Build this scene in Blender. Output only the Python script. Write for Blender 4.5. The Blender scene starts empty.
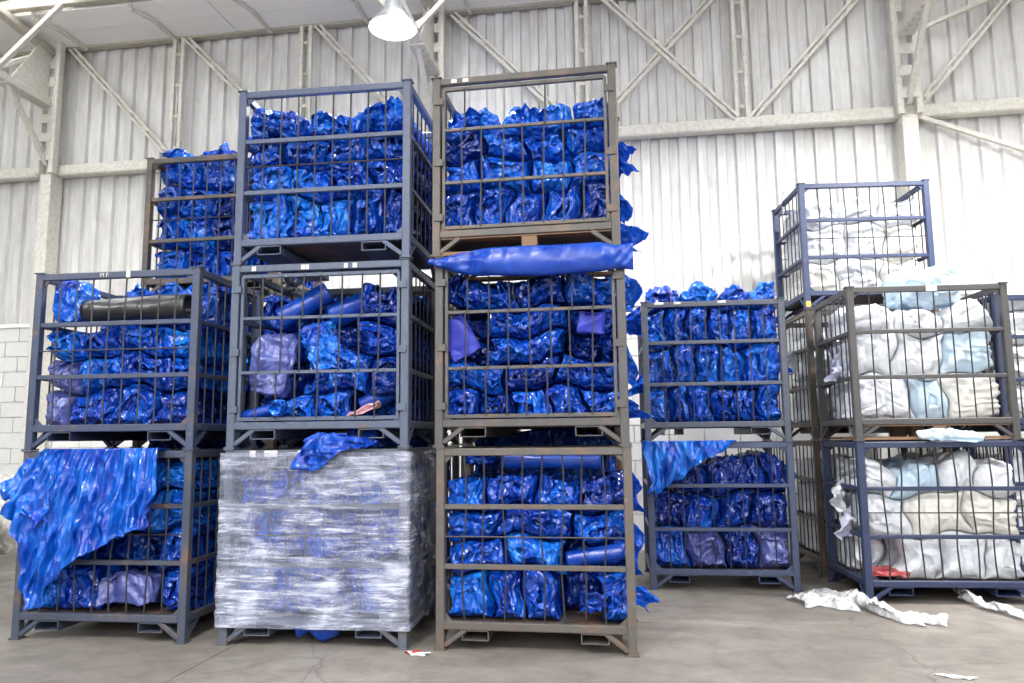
import bpy, math, random
import numpy as np
from mathutils import Matrix, Vector

# ------------------------------------------------------------------ camera, world, light, exposure
scene = bpy.context.scene
C = scene.collection
FPX, PITCH, ROLL, HC = 749.97, 0.126132, -0.010273, 1.313
cam_d = bpy.data.cameras.new('camera')
cam = bpy.data.objects.new('camera', cam_d); C.objects.link(cam)
cam_d.sensor_width = 36.0; cam_d.lens = 36.0 * FPX / 1024.0
cam_d.clip_start = 0.05; cam_d.clip_end = 200
_F = Vector((0, math.cos(PITCH), math.sin(PITCH))); _U = Vector((0, -math.sin(PITCH), math.cos(PITCH))); _R = Vector((1, 0, 0))
_r = math.cos(ROLL) * _R + math.sin(ROLL) * _U
_u = -math.sin(ROLL) * _R + math.cos(ROLL) * _U
cm = Matrix((( _r.x, _u.x, -_F.x, 0), (_r.y, _u.y, -_F.y, 0), (_r.z, _u.z, -_F.z, HC), (0, 0, 0, 1)))
cam.matrix_world = cm
scene.camera = cam

world = bpy.data.worlds.new('hall_daylight'); scene.world = world
world.use_nodes = True
bg = world.node_tree.nodes['Background']
bg.inputs[0].default_value = (0.93, 0.96, 1.0, 1); bg.inputs[1].default_value = 0.16

LAMP_W = 430.0          # watts of each high bay lamp
FILL_E = 9.5            # brightness of the added glowing panels that put highlights on the film
SKY_E = 25.0             # brightness of the translucent roof strips
vs = scene.view_settings
vs.view_transform = 'Standard'; vs.look = 'None'; vs.gamma = 1.0; vs.use_curve_mapping = False
vs.exposure = -0.46

# ------------------------------------------------------------------ helpers
random.seed(7)
RNG = np.random.default_rng(7)
H, W, D = 1.25, 1.239, 0.925

def srgb(r, g, b):
    f = lambda c: (c / 12.92 if c <= 0.04045 else ((c + 0.055) / 1.055) ** 2.4)
    return (f(r / 255), f(g / 255), f(b / 255), 1)

def new_mesh(name, V, Fc, mat=None, smooth=False):
    me = bpy.data.meshes.new(name)
    V = np.asarray(V, dtype=np.float32)
    if isinstance(Fc, np.ndarray):
        n, k = Fc.shape
        me.vertices.add(len(V)); me.vertices.foreach_set('co', V.ravel())
        me.loops.add(n * k); me.loops.foreach_set('vertex_index', Fc.astype(np.int32).ravel())
        me.polygons.add(n)
        me.polygons.foreach_set('loop_start', np.arange(0, n * k, k, dtype=np.int32))
        me.update(calc_edges=True)
        me.validate()
    else:
        me.from_pydata([tuple(map(float, v)) for v in V], [], Fc)
    if smooth:
        me.polygons.foreach_set('use_smooth', np.ones(len(me.polygons), dtype=bool))
    if mat: me.materials.append(mat)
    me.update()
    return me

def link(name, me, parent=None, loc=None):
    o = bpy.data.objects.new(name, me); C.objects.link(o)
    if parent: o.parent = parent
    if loc is not None: o.location = loc
    return o

def tag(o, label=None, cat=None, group=None, kind=None):
    if label: o['label'] = label
    if cat: o['category'] = cat
    if group: o['group'] = group
    if kind: o['kind'] = kind
    return o

def empty(name, loc=(0, 0, 0), rz=0.0, mw=None):
    o = bpy.data.objects.new(name, None); C.objects.link(o)
    o.empty_display_size = 0.1
    if mw is not None: o.matrix_world = mw
    else:
        o.location = loc; o.rotation_euler = (0, 0, rz)
    return o

class MB:
    """collects simple solids into one mesh"""
    def __init__(s): s.v = []; s.f = []
    def add(s, V, Fc):
        o = len(s.v); s.v += [tuple(map(float, v)) for v in V]; s.f += [tuple(i + o for i in q) for q in Fc]; return s
    def box(s, x0, x1, y0, y1, z0, z1):
        return s.add([(x0, y0, z0), (x1, y0, z0), (x1, y1, z0), (x0, y1, z0), (x0, y0, z1), (x1, y0, z1), (x1, y1, z1), (x0, y1, z1)],
                     [(0, 3, 2, 1), (4, 5, 6, 7), (0, 1, 5, 4), (1, 2, 6, 5), (2, 3, 7, 6), (3, 0, 4, 7)])
    def beam(s, p0, p1, w, h, up=(0, 0, 1), ch=0.12):
        """chamfered rectangular tube from p0 to p1; h along 'up', w across"""
        p0 = np.array(p0, float); p1 = np.array(p1, float); d = p1 - p0; d /= np.linalg.norm(d)
        u = np.array(up, float); u -= d * (u @ d); u /= np.linalg.norm(u); r = np.cross(d, u)
        a, b = w / 2, h / 2; c = ch * min(w, h)
        prof = [(a - c, -b), (a, -b + c), (a, b - c), (a - c, b), (-a + c, b), (-a, b - c), (-a, -b + c), (-a + c, -b)]
        V = [p + r * x + u * y for p in (p0, p1) for x, y in prof]
        Fc = [(i, (i + 1) % 8, 8 + (i + 1) % 8, 8 + i) for i in range(8)] + [tuple(range(7, -1, -1)), tuple(range(8, 16))]
        return s.add(V, Fc)
    def tube(s, pts, r, n=6):
        pts = [np.array(p, float) for p in pts]
        V = []
        for i, p in enumerate(pts):
            d = pts[min(i + 1, len(pts) - 1)] - pts[max(i - 1, 0)]; d /= np.linalg.norm(d)
            a = np.array((0, 0, 1.0)) if abs(d[2]) < 0.9 else np.array((1.0, 0, 0))
            e1 = np.cross(d, a); e1 /= np.linalg.norm(e1); e2 = np.cross(d, e1)
            V += [p + r * (math.cos(2 * math.pi * k / n) * e1 + math.sin(2 * math.pi * k / n) * e2) for k in range(n)]
        Fc = []
        for i in range(len(pts) - 1):
            for k in range(n):
                Fc.append((i * n + k, i * n + (k + 1) % n, (i + 1) * n + (k + 1) % n, (i + 1) * n + k))
        Fc += [tuple(range(n - 1, -1, -1)), tuple((len(pts) - 1) * n + k for k in range(n))]
        return s.add(V, Fc)
    def prism(s, poly, y0, y1):
        """polygon in xz extruded along y"""
        n = len(poly)
        V = [(x, y0, z) for x, z in poly] + [(x, y1, z) for x, z in poly]
        Fc = [tuple(range(n)), tuple(range(2 * n - 1, n - 1, -1))] + [(i, n + i, n + (i + 1) % n, (i + 1) % n) for i in range(n)]
        return s.add(V, Fc)
    def lathe(s, prof, n=28):
        m = len(prof)
        V = [(r * math.cos(2 * math.pi * k / n), r * math.sin(2 * math.pi * k / n), z) for k in range(n) for r, z in prof]
        Fc = [(k * m + j, ((k + 1) % n) * m + j, ((k + 1) % n) * m + j + 1, k * m + j + 1) for k in range(n) for j in range(m - 1)]
        return s.add(V, Fc)
    def mesh(s, name, mat, smooth=False): return new_mesh(name, s.v, s.f, mat, smooth)
    def build(s, name, mat, parent=None, smooth=False): return link(name, s.mesh(name, mat, smooth), parent)

# ------------------------------------------------------------------ materials
class NT:
    def __init__(s, name):
        s.m = bpy.data.materials.new(name); s.m.use_nodes = True
        s.t = s.m.node_tree; s.b = s.t.nodes['Principled BSDF']; s.out = s.t.nodes['Material Output']
        s.co = s.t.nodes.new('ShaderNodeTexCoord')
    def n(s, typ, **kw):
        nd = s.t.nodes.new(typ)
        for k, v in kw.items(): setattr(nd, k, v)
        return nd
    def l(s, a, b): s.t.links.new(a, b)
    def mapping(s, scale=(1, 1, 1), rot=(0, 0, 0), loc=(0, 0, 0), src='Object'):
        m = s.n('ShaderNodeMapping'); m.inputs['Scale'].default_value = scale; m.inputs['Rotation'].default_value = rot; m.inputs['Location'].default_value = loc
        s.l(s.co.outputs[src], m.inputs[0]); return m.outputs[0]
    def noise(s, vec, scale, detail=3, rough=0.55, dist=0.0):
        n = s.n('ShaderNodeTexNoise'); n.inputs['Scale'].default_value = scale; n.inputs['Detail'].default_value = detail
        n.inputs['Roughness'].default_value = rough; n.inputs['Distortion'].default_value = dist
        s.l(vec, n.inputs['Vector']); return n.outputs['Fac']
    def ramp(s, fac, stops):
        r = s.n('ShaderNodeValToRGB'); e = r.color_ramp.elements
        while len(e) < len(stops): e.new(0.5)
        for q, (p, c) in zip(e, stops):
            q.position = p; q.color = c if len(c) == 4 else (*c, 1)
        s.l(fac, r.inputs[0]); return r.outputs[0]
    def mix(s, fac, a, b, mode='MIX'):
        m = s.n('ShaderNodeMix', data_type='RGBA', blend_type=mode)
        if hasattr(fac, 'default_value') or hasattr(fac, 'links'): s.l(fac, m.inputs[0])
        else: m.inputs[0].default_value = fac
        for v, i in ((a, 6), (b, 7)):
            if isinstance(v, tuple): m.inputs[i].default_value = v
            else: s.l(v, m.inputs[i])
        return m.outputs[2]
    def math(s, op, a, b=0.5, c=None):
        m = s.n('ShaderNodeMath', operation=op)
        for i, v in enumerate((a, b, c)):
            if v is None: continue
            if isinstance(v, (int, float)): m.inputs[i].default_value = v
            else: s.l(v, m.inputs[i])
        return m.outputs[0]
    def bump(s, h, strength, dist, prev=None):
        b = s.n('ShaderNodeBump'); b.inputs['Strength'].default_value = strength; b.inputs['Distance'].default_value = dist
        s.l(h, b.inputs['Height'])
        if prev is not None: s.l(prev, b.inputs['Normal'])
        return b.outputs[0]

def G(v): return (v, v, v, 1)

def mat_paint(name, paint, rust_amt, rust=srgb(98, 70, 52), seed=0.0, rough=0.5, chip=srgb(120, 118, 115)):
    t = NT(name)
    v = t.mapping(loc=(seed, seed * 1.7, seed * 0.3))
    a = t.noise(v, 5.0, 5, 0.65); b = t.noise(v, 22, 4, 0.6)
    grime = t.mix(t.ramp(b, [(0.4, G(0)), (0.8, G(1))]), paint, tuple(c * 0.7 for c in paint[:3]) + (1,))
    mixv = t.math('ADD', t.math('MULTIPLY', a, 0.7), t.math('MULTIPLY', b, 0.3))
    lo = 0.78 - 0.42 * rust_amt
    c1 = t.mix(t.ramp(mixv, [(lo - 0.06, G(0)), (lo + 0.06, G(1))]), grime, rust)
    ch = t.ramp(t.noise(v, 17, 4, 0.7), [(0.66, G(0)), (0.70, G(1))])
    c2 = t.mix(t.math('MULTIPLY', ch, 0.5), c1, chip)
    t.l(c2, t.b.inputs['Base Color'])
    t.b.inputs['Roughness'].default_value = rough; t.b.inputs['Metallic'].default_value = 0.0
    t.l(t.bump(b, 0.25, 0.003), t.b.inputs['Normal'])
    return t.m

def mat_plain(name, col, rough=0.6, var=0.12, scale=8, bump=0.0, metal=0.0):
    t = NT(name); v = t.mapping()
    a = t.noise(v, scale, 4, 0.6)
    t.l(t.mix(a, tuple(c * (1 - var) for c in col[:3]) + (1,), tuple(min(1, c * (1 + var)) for c in col[:3]) + (1,)), t.b.inputs['Base Color'])
    t.b.inputs['Roughness'].default_value = rough; t.b.inputs['Metallic'].default_value = metal
    if bump: t.l(t.bump(a, bump, 0.01), t.b.inputs['Normal'])
    return t.m

def crease_height(t, v, scale):
    """sharp-ridged facets of crumpled film: warped cells at two sizes"""
    nz = t.n('ShaderNodeTexNoise'); nz.inputs['Scale'].default_value = scale * 0.6; nz.inputs['Detail'].default_value = 2; t.l(v, nz.inputs['Vector'])
    sc = t.n('ShaderNodeVectorMath', operation='SCALE'); t.l(nz.outputs['Color'], sc.inputs[0]); sc.inputs['Scale'].default_value = 1.1 / scale
    ad = t.n('ShaderNodeVectorMath', operation='ADD'); t.l(v, ad.inputs[0]); t.l(sc.outputs[0], ad.inputs[1])
    h = None
    for k, w in ((1.0, 1.0), (2.3, 0.5)):
        vr = t.n('ShaderNodeTexVoronoi', feature='F1'); vr.inputs['Scale'].default_value = scale * k; t.l(ad.outputs[0], vr.inputs['Vector'])
        q = t.math('MULTIPLY', vr.outputs['Distance'], w)
        h = q if h is None else t.math('ADD', h, q)
    return h

def mat_film(name, deep, light, rough=0.13, bump=1.0, bdist=0.055, scale=11.0, trans=0.0, transl=0.0, vstretch=0.7, lightamt=0.5, spec=0.75):
    t = NT(name)
    oi = t.n('ShaderNodeObjectInfo')
    off = t.n('ShaderNodeVectorMath', operation='ADD'); t.l(t.co.outputs['Object'], off.inputs[0])
    cb = t.n('ShaderNodeCombineXYZ'); sc = t.math('MULTIPLY', oi.outputs['Random'], 37.0)
    t.l(sc, cb.inputs[0]); t.l(sc, cb.inputs[2]); t.l(cb.outputs[0], off.inputs[1])
    m = t.n('ShaderNodeMapping'); m.inputs['Scale'].default_value = (1, 1, vstretch); t.l(off.outputs[0], m.inputs[0]); v = m.outputs[0]
    a = t.noise(v, 5.5, 4, 0.6, 0.8)
    lo = 0.62 - 0.25 * lightamt
    f = t.ramp(a, [(lo - 0.12, G(0)), (lo + 0.25, G(1))])
    rv = t.math('MULTIPLY_ADD', oi.outputs['Random'], 0.7, 0.35)
    f2 = t.math('MULTIPLY', f, rv)
    col = t.mix(f2, deep, light)
    t.l(col, t.b.inputs['Base Color'])
    t.l(t.math('MULTIPLY_ADD', t.noise(v, 14, 2), 0.2, rough - 0.08), t.b.inputs['Roughness'])
    t.b.inputs['Specular IOR Level'].default_value = spec
    h = crease_height(t, v, scale)
    t.l(t.bump(h, bump, bdist), t.b.inputs['Normal'])
    sh = t.b.outputs[0]
    if transl > 0:
        tr = t.n('ShaderNodeBsdfTranslucent'); t.l(t.mix(0.6, col, light), tr.inputs['Color'])
        mx = t.n('ShaderNodeMixShader'); mx.inputs[0].default_value = transl; t.l(sh, mx.inputs[1]); t.l(tr.outputs[0], mx.inputs[2]); sh = mx.outputs[0]
    if trans > 0:
        tp = t.n('ShaderNodeBsdfTransparent'); tp.inputs[0].default_value = tuple(min(1, 0.35 + c) for c in light[:3]) + (1,)
        mx = t.n('ShaderNodeMixShader'); mx.inputs[0].default_value = trans; t.l(sh, mx.inputs[1]); t.l(tp.outputs[0], mx.inputs[2]); sh = mx.outputs[0]
    t.l(sh, t.out.inputs[0])
    return t.m

M = {}
M['blue'] = mat_film('blue_film', srgb(8, 44, 148), srgb(20, 110, 222), lightamt=0.55)
M['azure'] = mat_film('azure_film', srgb(10, 66, 190), srgb(34, 140, 238), lightamt=0.6, transl=0.1)
M['navy'] = mat_film('navy_film', srgb(8, 36, 118), srgb(14, 74, 184), lightamt=0.4)
M['violet'] = mat_film('violet_film', srgb(66, 76, 142), srgb(112, 122, 182), rough=0.3, bump=0.4, lightamt=0.5)
M['tarp'] = mat_film('smooth_blue_film', srgb(8, 50, 140), srgb(16, 76, 180), rough=0.28, spec=0.5, bump=0.10, scale=3.0, lightamt=0.4)
M['fold'] = mat_film('matt_violet_film', srgb(34, 42, 142), srgb(52, 62, 172), rough=0.45, spec=0.3, bump=0.1, scale=3.0, lightamt=0.4)
M['sheet'] = mat_film('blue_film_sheet', srgb(8, 54, 160), srgb(24, 124, 226), lightamt=0.45, transl=0.12, trans=0.12, bump=0.75, vstretch=0.5, scale=8.0, rough=0.11, spec=0.55)
M['flap'] = mat_film('thin_azure_film', srgb(10, 62, 190), srgb(34, 140, 240), lightamt=0.7, transl=0.4, trans=0.15)
M['white'] = mat_film('white_film', srgb(196, 200, 208), srgb(234, 235, 239), rough=0.36, bump=0.55, scale=7, lightamt=0.7, transl=0.1, spec=0.4)
M['cream'] = mat_film('cream_white_film', srgb(204, 202, 196), srgb(232, 230, 224), rough=0.42, bump=0.35, scale=6, lightamt=0.7, transl=0.1, spec=0.35)
M['paleblue'] = mat_film('pale_blue_film', srgb(176, 202, 224), srgb(216, 228, 238), rough=0.3, bump=0.4, scale=6, lightamt=0.6, transl=0.15)
M['lilac'] = mat_film('lilac_white_film', srgb(176, 180, 206), srgb(222, 224, 236), rough=0.3, bump=0.4, scale=7, lightamt=0.5, transl=0.1)
M['red'] = mat_film('red_film', srgb(150, 40, 48), srgb(206, 110, 112), rough=0.35, bump=0.4, lightamt=0.5)
M['pink'] = mat_film('pink_film', srgb(170, 120, 136), srgb(222, 180, 186), rough=0.35, bump=0.5, lightamt=0.6)
M['clear'] = mat_film('clear_film', srgb(205, 206, 208), srgb(240, 240, 240), rough=0.2, bump=0.6, scale=10, lightamt=0.7, transl=0.2, trans=0.42)

def mat_wrap():
    t = NT('stretch_wrap')
    v = t.mapping(scale=(1.4, 1.4, 15), rot=(0, math.radians(4), 0))
    v2 = t.mapping(scale=(1.6, 1.6, 22), rot=(0, math.radians(-9), 0), loc=(3, 1, 2))
    v3 = t.mapping(scale=(1, 1, 1.4))
    a = t.noise(v, 2.0, 6, 0.65, 0.4); b = t.noise(v2, 2.4, 6, 0.65, 0.5); c = t.noise(v3, 3.2, 3, 0.6, 0.5)
    v4 = t.mapping(scale=(1.1, 1.1, 12), rot=(0, math.radians(20), 0), loc=(7, 2, 5))
    d_ = t.noise(v4, 1.8, 5, 0.6, 0.6)
    s = t.math('MAXIMUM', t.math('MAXIMUM', a, b), t.math('MULTIPLY', d_, 0.96))
    s2 = t.math('ADD', t.math('MULTIPLY', s, 0.66), t.math('MULTIPLY', c, 0.52))
    op = t.ramp(s2, [(0.57, G(0.10)), (0.66, G(0.34)), (0.76, G(1.0))])  # milky film layers, with white specular streaks put into the opacity
    t.b.inputs['Base Color'].default_value = srgb(180, 185, 204)
    t.b.inputs['Roughness'].default_value = 0.2
    t.b.inputs['Specular IOR Level'].default_value = 0.8
    t.l(t.bump(t.math('ADD', a, b), 0.7, 0.02), t.b.inputs['Normal'])
    tp = t.n('ShaderNodeBsdfTransparent'); tp.inputs[0].default_value = (0.93, 0.94, 0.97, 1)
    mx = t.n('ShaderNodeMixShader'); t.l(op, mx.inputs[0]); t.l(tp.outputs[0], mx.inputs[1]); t.l(t.b.outputs[0], mx.inputs[2])
    t.l(mx.outputs[0], t.out.inputs[0])
    return t.m
M['wrap'] = mat_wrap()

def mat_floor():
    t = NT('stained_concrete'); v = t.mapping()
    a = t.noise(v, 0.7, 6, 0.62, 0.4); b = t.noise(v, 4.0, 6, 0.68, 0.3); c = t.noise(t.mapping(scale=(1, 3.0, 1), rot=(0, 0, 0.3)), 2.2, 5, 0.65, 0.6); d = t.noise(v, 60, 3, 0.6)
    col = t.ramp(a, [(0.3, srgb(104, 98, 92)), (0.7, srgb(138, 132, 126))])
    col = t.mix(t.ramp(b, [(0.42, G(0)), (0.72, G(0.65))]), col, srgb(88, 81, 76))
    col = t.mix(t.ramp(c, [(0.55, G(0)), (0.75, G(0.5))]), col, srgb(156, 151, 145))
    col = t.mix(t.math('MULTIPLY', d, 0.22), col, srgb(78, 73, 68))
    # wandering hairline cracks
    vr = t.n('ShaderNodeTexVoronoi', feature='DISTANCE_TO_EDGE'); vr.inputs['Scale'].default_value = 0.33
    w = t.n('ShaderNodeVectorMath', operation='ADD'); t.l(v, w.inputs[0])
    nz = t.n('ShaderNodeTexNoise'); nz.inputs['Scale'].default_value = 2.5; nz.inputs['Detail'].default_value = 4; t.l(v, nz.inputs['Vector'])
    ms = t.n('ShaderNodeVectorMath', operation='SCALE'); t.l(nz.outputs['Color'], ms.inputs[0]); ms.inputs['Scale'].default_value = 0.35
    t.l(ms.outputs[0], w.inputs[1]); t.l(w.outputs[0], vr.inputs['Vector'])
    ck = t.ramp(vr.outputs['Distance'], [(0.0, G(0.55)), (0.0035, G(0))])
    col = t.mix(ck, col, srgb(70, 65, 60))
    t.l(col, t.b.inputs['Base Color'])
    t.l(t.math('MULTIPLY_ADD', b, 0.3, 0.38), t.b.inputs['Roughness'])
    t.l(t.bump(d, 0.15, 0.004, t.bump(b, 0.1, 0.01)), t.b.inputs['Normal'])
    return t.m
M['floor'] = mat_floor()

def mat_cladding():
    t = NT('white_sheet_cladding')
    v = t.mapping(scale=(6, 6, 0.8)); v2 = t.mapping()
    a = t.noise(v, 2.0, 5, 0.65, 0.3); b = t.noise(v2, 1.3, 5, 0.65, 0.5); sp = t.noise(v2, 11, 4, 0.7)
    col = t.ramp(a, [(0.3, srgb(192, 190, 187)), (0.7, srgb(220, 219, 218))])
    col = t.mix(t.ramp(b, [(0.5, G(0)), (0.8, G(0.5))]), col, srgb(160, 154, 144))
    col = t.mix(t.ramp(sp, [(0.66, G(0)), (0.76, G(0.35))]), col, srgb(150, 143, 132))
    t.l(col, t.b.inputs['Base Color']); t.b.inputs['Roughness'].default_value = 0.42
    return t.m
M['clad'] = mat_cladding()
M['block'] = mat_plain('painted_block', srgb(216, 216, 214), 0.6, 0.06, 6, 0.25)
M['mortar'] = mat_plain('painted_mortar', srgb(196, 195, 191), 0.7, 0.06, 6)
M['steel'] = mat_paint('cream_painted_steel', srgb(214, 210, 200), 0.05, rust=srgb(184, 176, 160), seed=2.0, rough=0.42, chip=srgb(196, 186, 166))
M['steel_dark'] = mat_paint('grimy_cream_steel', srgb(176, 170, 156), 0.25, rust=srgb(140, 130, 112), seed=5.0, rough=0.5, chip=srgb(150, 142, 128))
M['soffit'] = mat_plain('soffit_white', srgb(242, 241, 238), 0.5, 0.05, 2)
M['roof'] = mat_plain('roof_sheet', srgb(150, 150, 148), 0.55, 0.08, 2)
M['black'] = mat_plain('black_plastic', srgb(30, 31, 33), 0.3, 0.15, 5, 0.1)
M['dark'] = mat_plain('dark_bore', srgb(22, 22, 24), 0.6, 0.1, 5)
M['deck'] = mat_paint('rusty_deck', srgb(60, 56, 54), 0.6, seed=8.0, rough=0.7)
M['wood'] = mat_plain('brown_wood', srgb(116, 88, 66), 0.7, 0.25, 14, 0.3)
M['tape'] = mat_plain('white_tape', srgb(188, 186, 180), 0.5, 0.1, 30)
M['yellow'] = mat_plain('yellow_tape', srgb(206, 164, 60), 0.5, 0.15, 30)
M['lampmetal'] = mat_plain('lamp_metal', srgb(150, 152, 154), 0.35, 0.03, 5)
M['cable'] = mat_plain('grey_cable', srgb(150, 150, 146), 0.5, 0.05, 5)
M['scrap'] = mat_plain('white_paper', srgb(238, 236, 232), 0.6, 0.05, 30)
M['scrapred'] = mat_plain('red_paper', srgb(186, 52, 50), 0.5, 0.1, 30)

def mat_emit(name, col, e):
    t = NT(name); t.b.inputs['Emission Color'].default_value = col; t.b.inputs['Emission Strength'].default_value = e
    t.b.inputs['Base Color'].default_value = (0.9, 0.9, 0.9, 1); return t.m
M['skylight'] = mat_emit('translucent_roof_strip', (0.95, 0.98, 1.0, 1), SKY_E)
M['winlight'] = mat_emit('frosted_window', (0.95, 0.98, 1.0, 1), FILL_E)  # glow of the added panels behind the camera
M['bulb'] = mat_emit('lamp_bulb', (1.0, 0.98, 0.95, 1), 60.0)
M['reflector'] = mat_emit('lamp_reflector', (1.0, 0.99, 0.97, 1), 1.5)

# ------------------------------------------------------------------ structure: wall-local frame (x along wall, -y into the hall)
WA = math.radians(-8.6)
WALL = Matrix.Translation((3.5, 8.55, 0)) @ Matrix.Rotation(WA, 4, 'Z')
S0, S1 = -15.3, 6.3
ZB, ZG, ZE = 2.86, 4.96, 6.82
def wobj(name, mb, mat, parent=None, smooth=False):
    o = mb.build(name, mat, parent, smooth)
    if parent is None: o.matrix_world = WALL; o['kind'] = 'structure'
    return o

# floor: base and slabs with open joints (joints run square to the wall)
fl = MB().box(-26, 26, -26, 2.0, -0.30, -0.03).build('floor', mat_plain('joint_filler', srgb(70, 66, 62), 0.8), None)
fl.matrix_world = WALL; tag(fl, 'bare stained grey concrete floor of the hall', 'floor', kind='structure')
JX = [-26, -16.2, -10.6, -4.72, 1.1, 6.9, 26]
for i in range(len(JX) - 1):
    MB().box(JX[i] + 0.004, JX[i + 1] - 0.004, -26, 2.0, -0.03, 0.0).build('slab', M['floor'], fl)

# block base wall
wall = MB().box(S0, S1, 0.012, 0.22, 0.0, ZB).build('wall_back', M['mortar'])
wall.matrix_world = WALL; tag(wall, 'white corrugated back wall over a painted block base', 'wall', kind='structure')
bw, bh = 0.40, 0.2043
blk = MB().box(0.005, bw - 0.005, -0.012, 0.03, 0.005, bh - 0.005).mesh('block', M['block'])
rest = MB()
for r in range(14):
    off = (r % 2) * bw / 2
    n = int((S1 - S0) / bw)
    for k in range(n):
        x = S0 + off + k * bw
        if (-12.6 < x < -8.9) or (-3.6 < x < -1.1):
            link('block', blk, wall, (x, 0, r * bh))
        else:
            rest.box(x + 0.005, x + bw - 0.005, -0.012, 0.03, r * bh + 0.005, (r + 1) * bh - 0.005)
ro = rest.build('block_courses', M['block'], wall); ro['kind'] = 'stuff'
# sheets of trapezoid cladding, two tiers
def clad_mesh(z0, z1):
    per, dep = 0.225, 0.05
    xs, ys = [], []
    for i in range(4):
        b = i * per
        xs += [b, b + 0.10, b + 0.115, b + 0.21]; ys += [0, 0, -dep, -dep]
    xs.append(4 * per); ys.append(0)
    n = len(xs); mb = MB()
    zs = [z0, (z0 + z1) / 2, z1]
    V = [(x, y, z) for z in zs for x, y in zip(xs, ys)] + [(x, y + 0.006, z) for z in zs for x, y in zip(xs, ys)]
    Fc = []
    for j in range(2):
        for i in range(n - 1):
            Fc.append((j * n + i, j * n + i + 1, (j + 1) * n + i + 1, (j + 1) * n + i))
            o = 3 * n
            Fc.append((o + j * n + i + 1, o + j * n + i, o + (j + 1) * n + i, o + (j + 1) * n + i + 1))
    mb.add(V, Fc); return mb.mesh('cladding_sheet', M['clad'])
lo, hi = clad_mesh(ZB, ZG + 0.05), clad_mesh(ZG - 0.03, ZE + 0.35)
k = 0; x = S0
while x < S1 - 0.5:
    link('cladding_sheet', lo, wall, (x, 0.02, 0)); link('cladding_sheet', hi, wall, (x, 0.012, 0)); x += 0.9
# sill flashing between blocks and sheets
tr = wobj('trim_1', MB().beam((S0, -0.035, ZB + 0.01), (S1, -0.035, ZB + 0.01), 0.03, 0.05), M['soffit']); tag(tr, 'thin flashing strip between block base and corrugated sheets', 'trim')
# girt, eave girt
gi = wobj('trim_2', MB().beam((S0, -0.14, ZG), (S1, -0.14, ZG), 0.14, 0.15), M['steel']); tag(gi, 'long cream horizontal wall girt halfway up the corrugated wall', 'beam')
eg = wobj('trim_3', MB().beam((S0, -0.12, ZE - 0.04), (S1, -0.12, ZE - 0.04), 0.12, 0.12), M['steel_dark']); tag(eg, 'grimy eave beam along the top of the corrugated wall', 'beam')

# gutter soffit along the eave with its support brackets
gut = empty('eave_gutter', mw=WALL); tag(gut, 'white boxed eave gutter running under the roof edge', 'gutter', kind='structure')
gx = S0
while gx < S1:
    MB().box(gx + 0.004, gx + 2.69, -0.55, -0.17, 6.745, 6.80).build('soffit_panel', M['soffit'], gut)
    MB().box(gx + 0.004, gx + 2.69, -0.97, -0.556, 6.745, 6.80).build('soffit_panel', M['soffit'], gut)
    gx += 2.7
MB().box(S0, S1, -0.985, -0.97, 6.745, 6.90).build('gutter_face', M['soffit'], gut)
bx_ = S0 + 0.4
while bx_ < S1:
    MB().beam((bx_, -0.14, 6.715), (bx_, -0.62, 6.715), 0.04, 0.05).beam((bx_, -0.60, 6.72), (bx_ - 0.10, -0.98, 6.70), 0.035, 0.04).beam((bx_ - 0.10, -0.98, 6.70), (bx_ - 0.10, -1.0, 6.86), 0.035, 0.035).build('bracket', M['steel'], gut)
    bx_ += 1.36
pur = wobj('trim_4', MB().beam((S0, -1.07, 6.82), (S1, -1.07, 6.82), 0.09, 0.13), M['steel_dark']); tag(pur, 'first grimy roof purlin above the eave gutter', 'beam')

# roof sheet with translucent strips
roof = empty('ceiling', mw=WALL); tag(roof, 'sloping grey sheet roof with bright translucent strips', 'roof', kind='structure')
RD0, RD1 = 0.9, 17.0
def rz_(d): return 6.91 + 0.10 * (d - RD0)
strips = []
for c0 in (-15.7, -10.3, -4.9, 0.5, 5.9):
    for q in (0.0, 0.5, 1.0): strips.append((c0 + q, c0 + q + 0.21))
edges = [-18.0] + [e for s in strips for e in s] + [9.0]
def roofpiece(name, xa, xb, mat):
    V = [(xa, -RD0, rz_(RD0)), (xb, -RD0, rz_(RD0)), (xb, -RD1, rz_(RD1)), (xa, -RD1, rz_(RD1))]
    V += [(a, b, c + 0.02) for a, b, c in V]
    MB().add(V, [(0, 3, 2, 1), (4, 5, 6, 7), (0, 1, 5, 4), (1, 2, 6, 5), (2, 3, 7, 6), (3, 0, 4, 7)]).build(name, mat, roof)
for i in range(len(edges) - 1):
    if i % 2 == 0: roofpiece('roof_sheet', edges[i], edges[i + 1], M['roof'])
    else: roofpiece('skylight_strip', edges[i], edges[i + 1], M['skylight'])
for d in np.arange(2.6, RD1, 1.6):
    MB().beam((S0, -d, rz_(d) - 0.08), (S1, -d, rz_(d) - 0.08), 0.07, 0.14).build('purlin', M['steel_dark'], roof)

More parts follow.
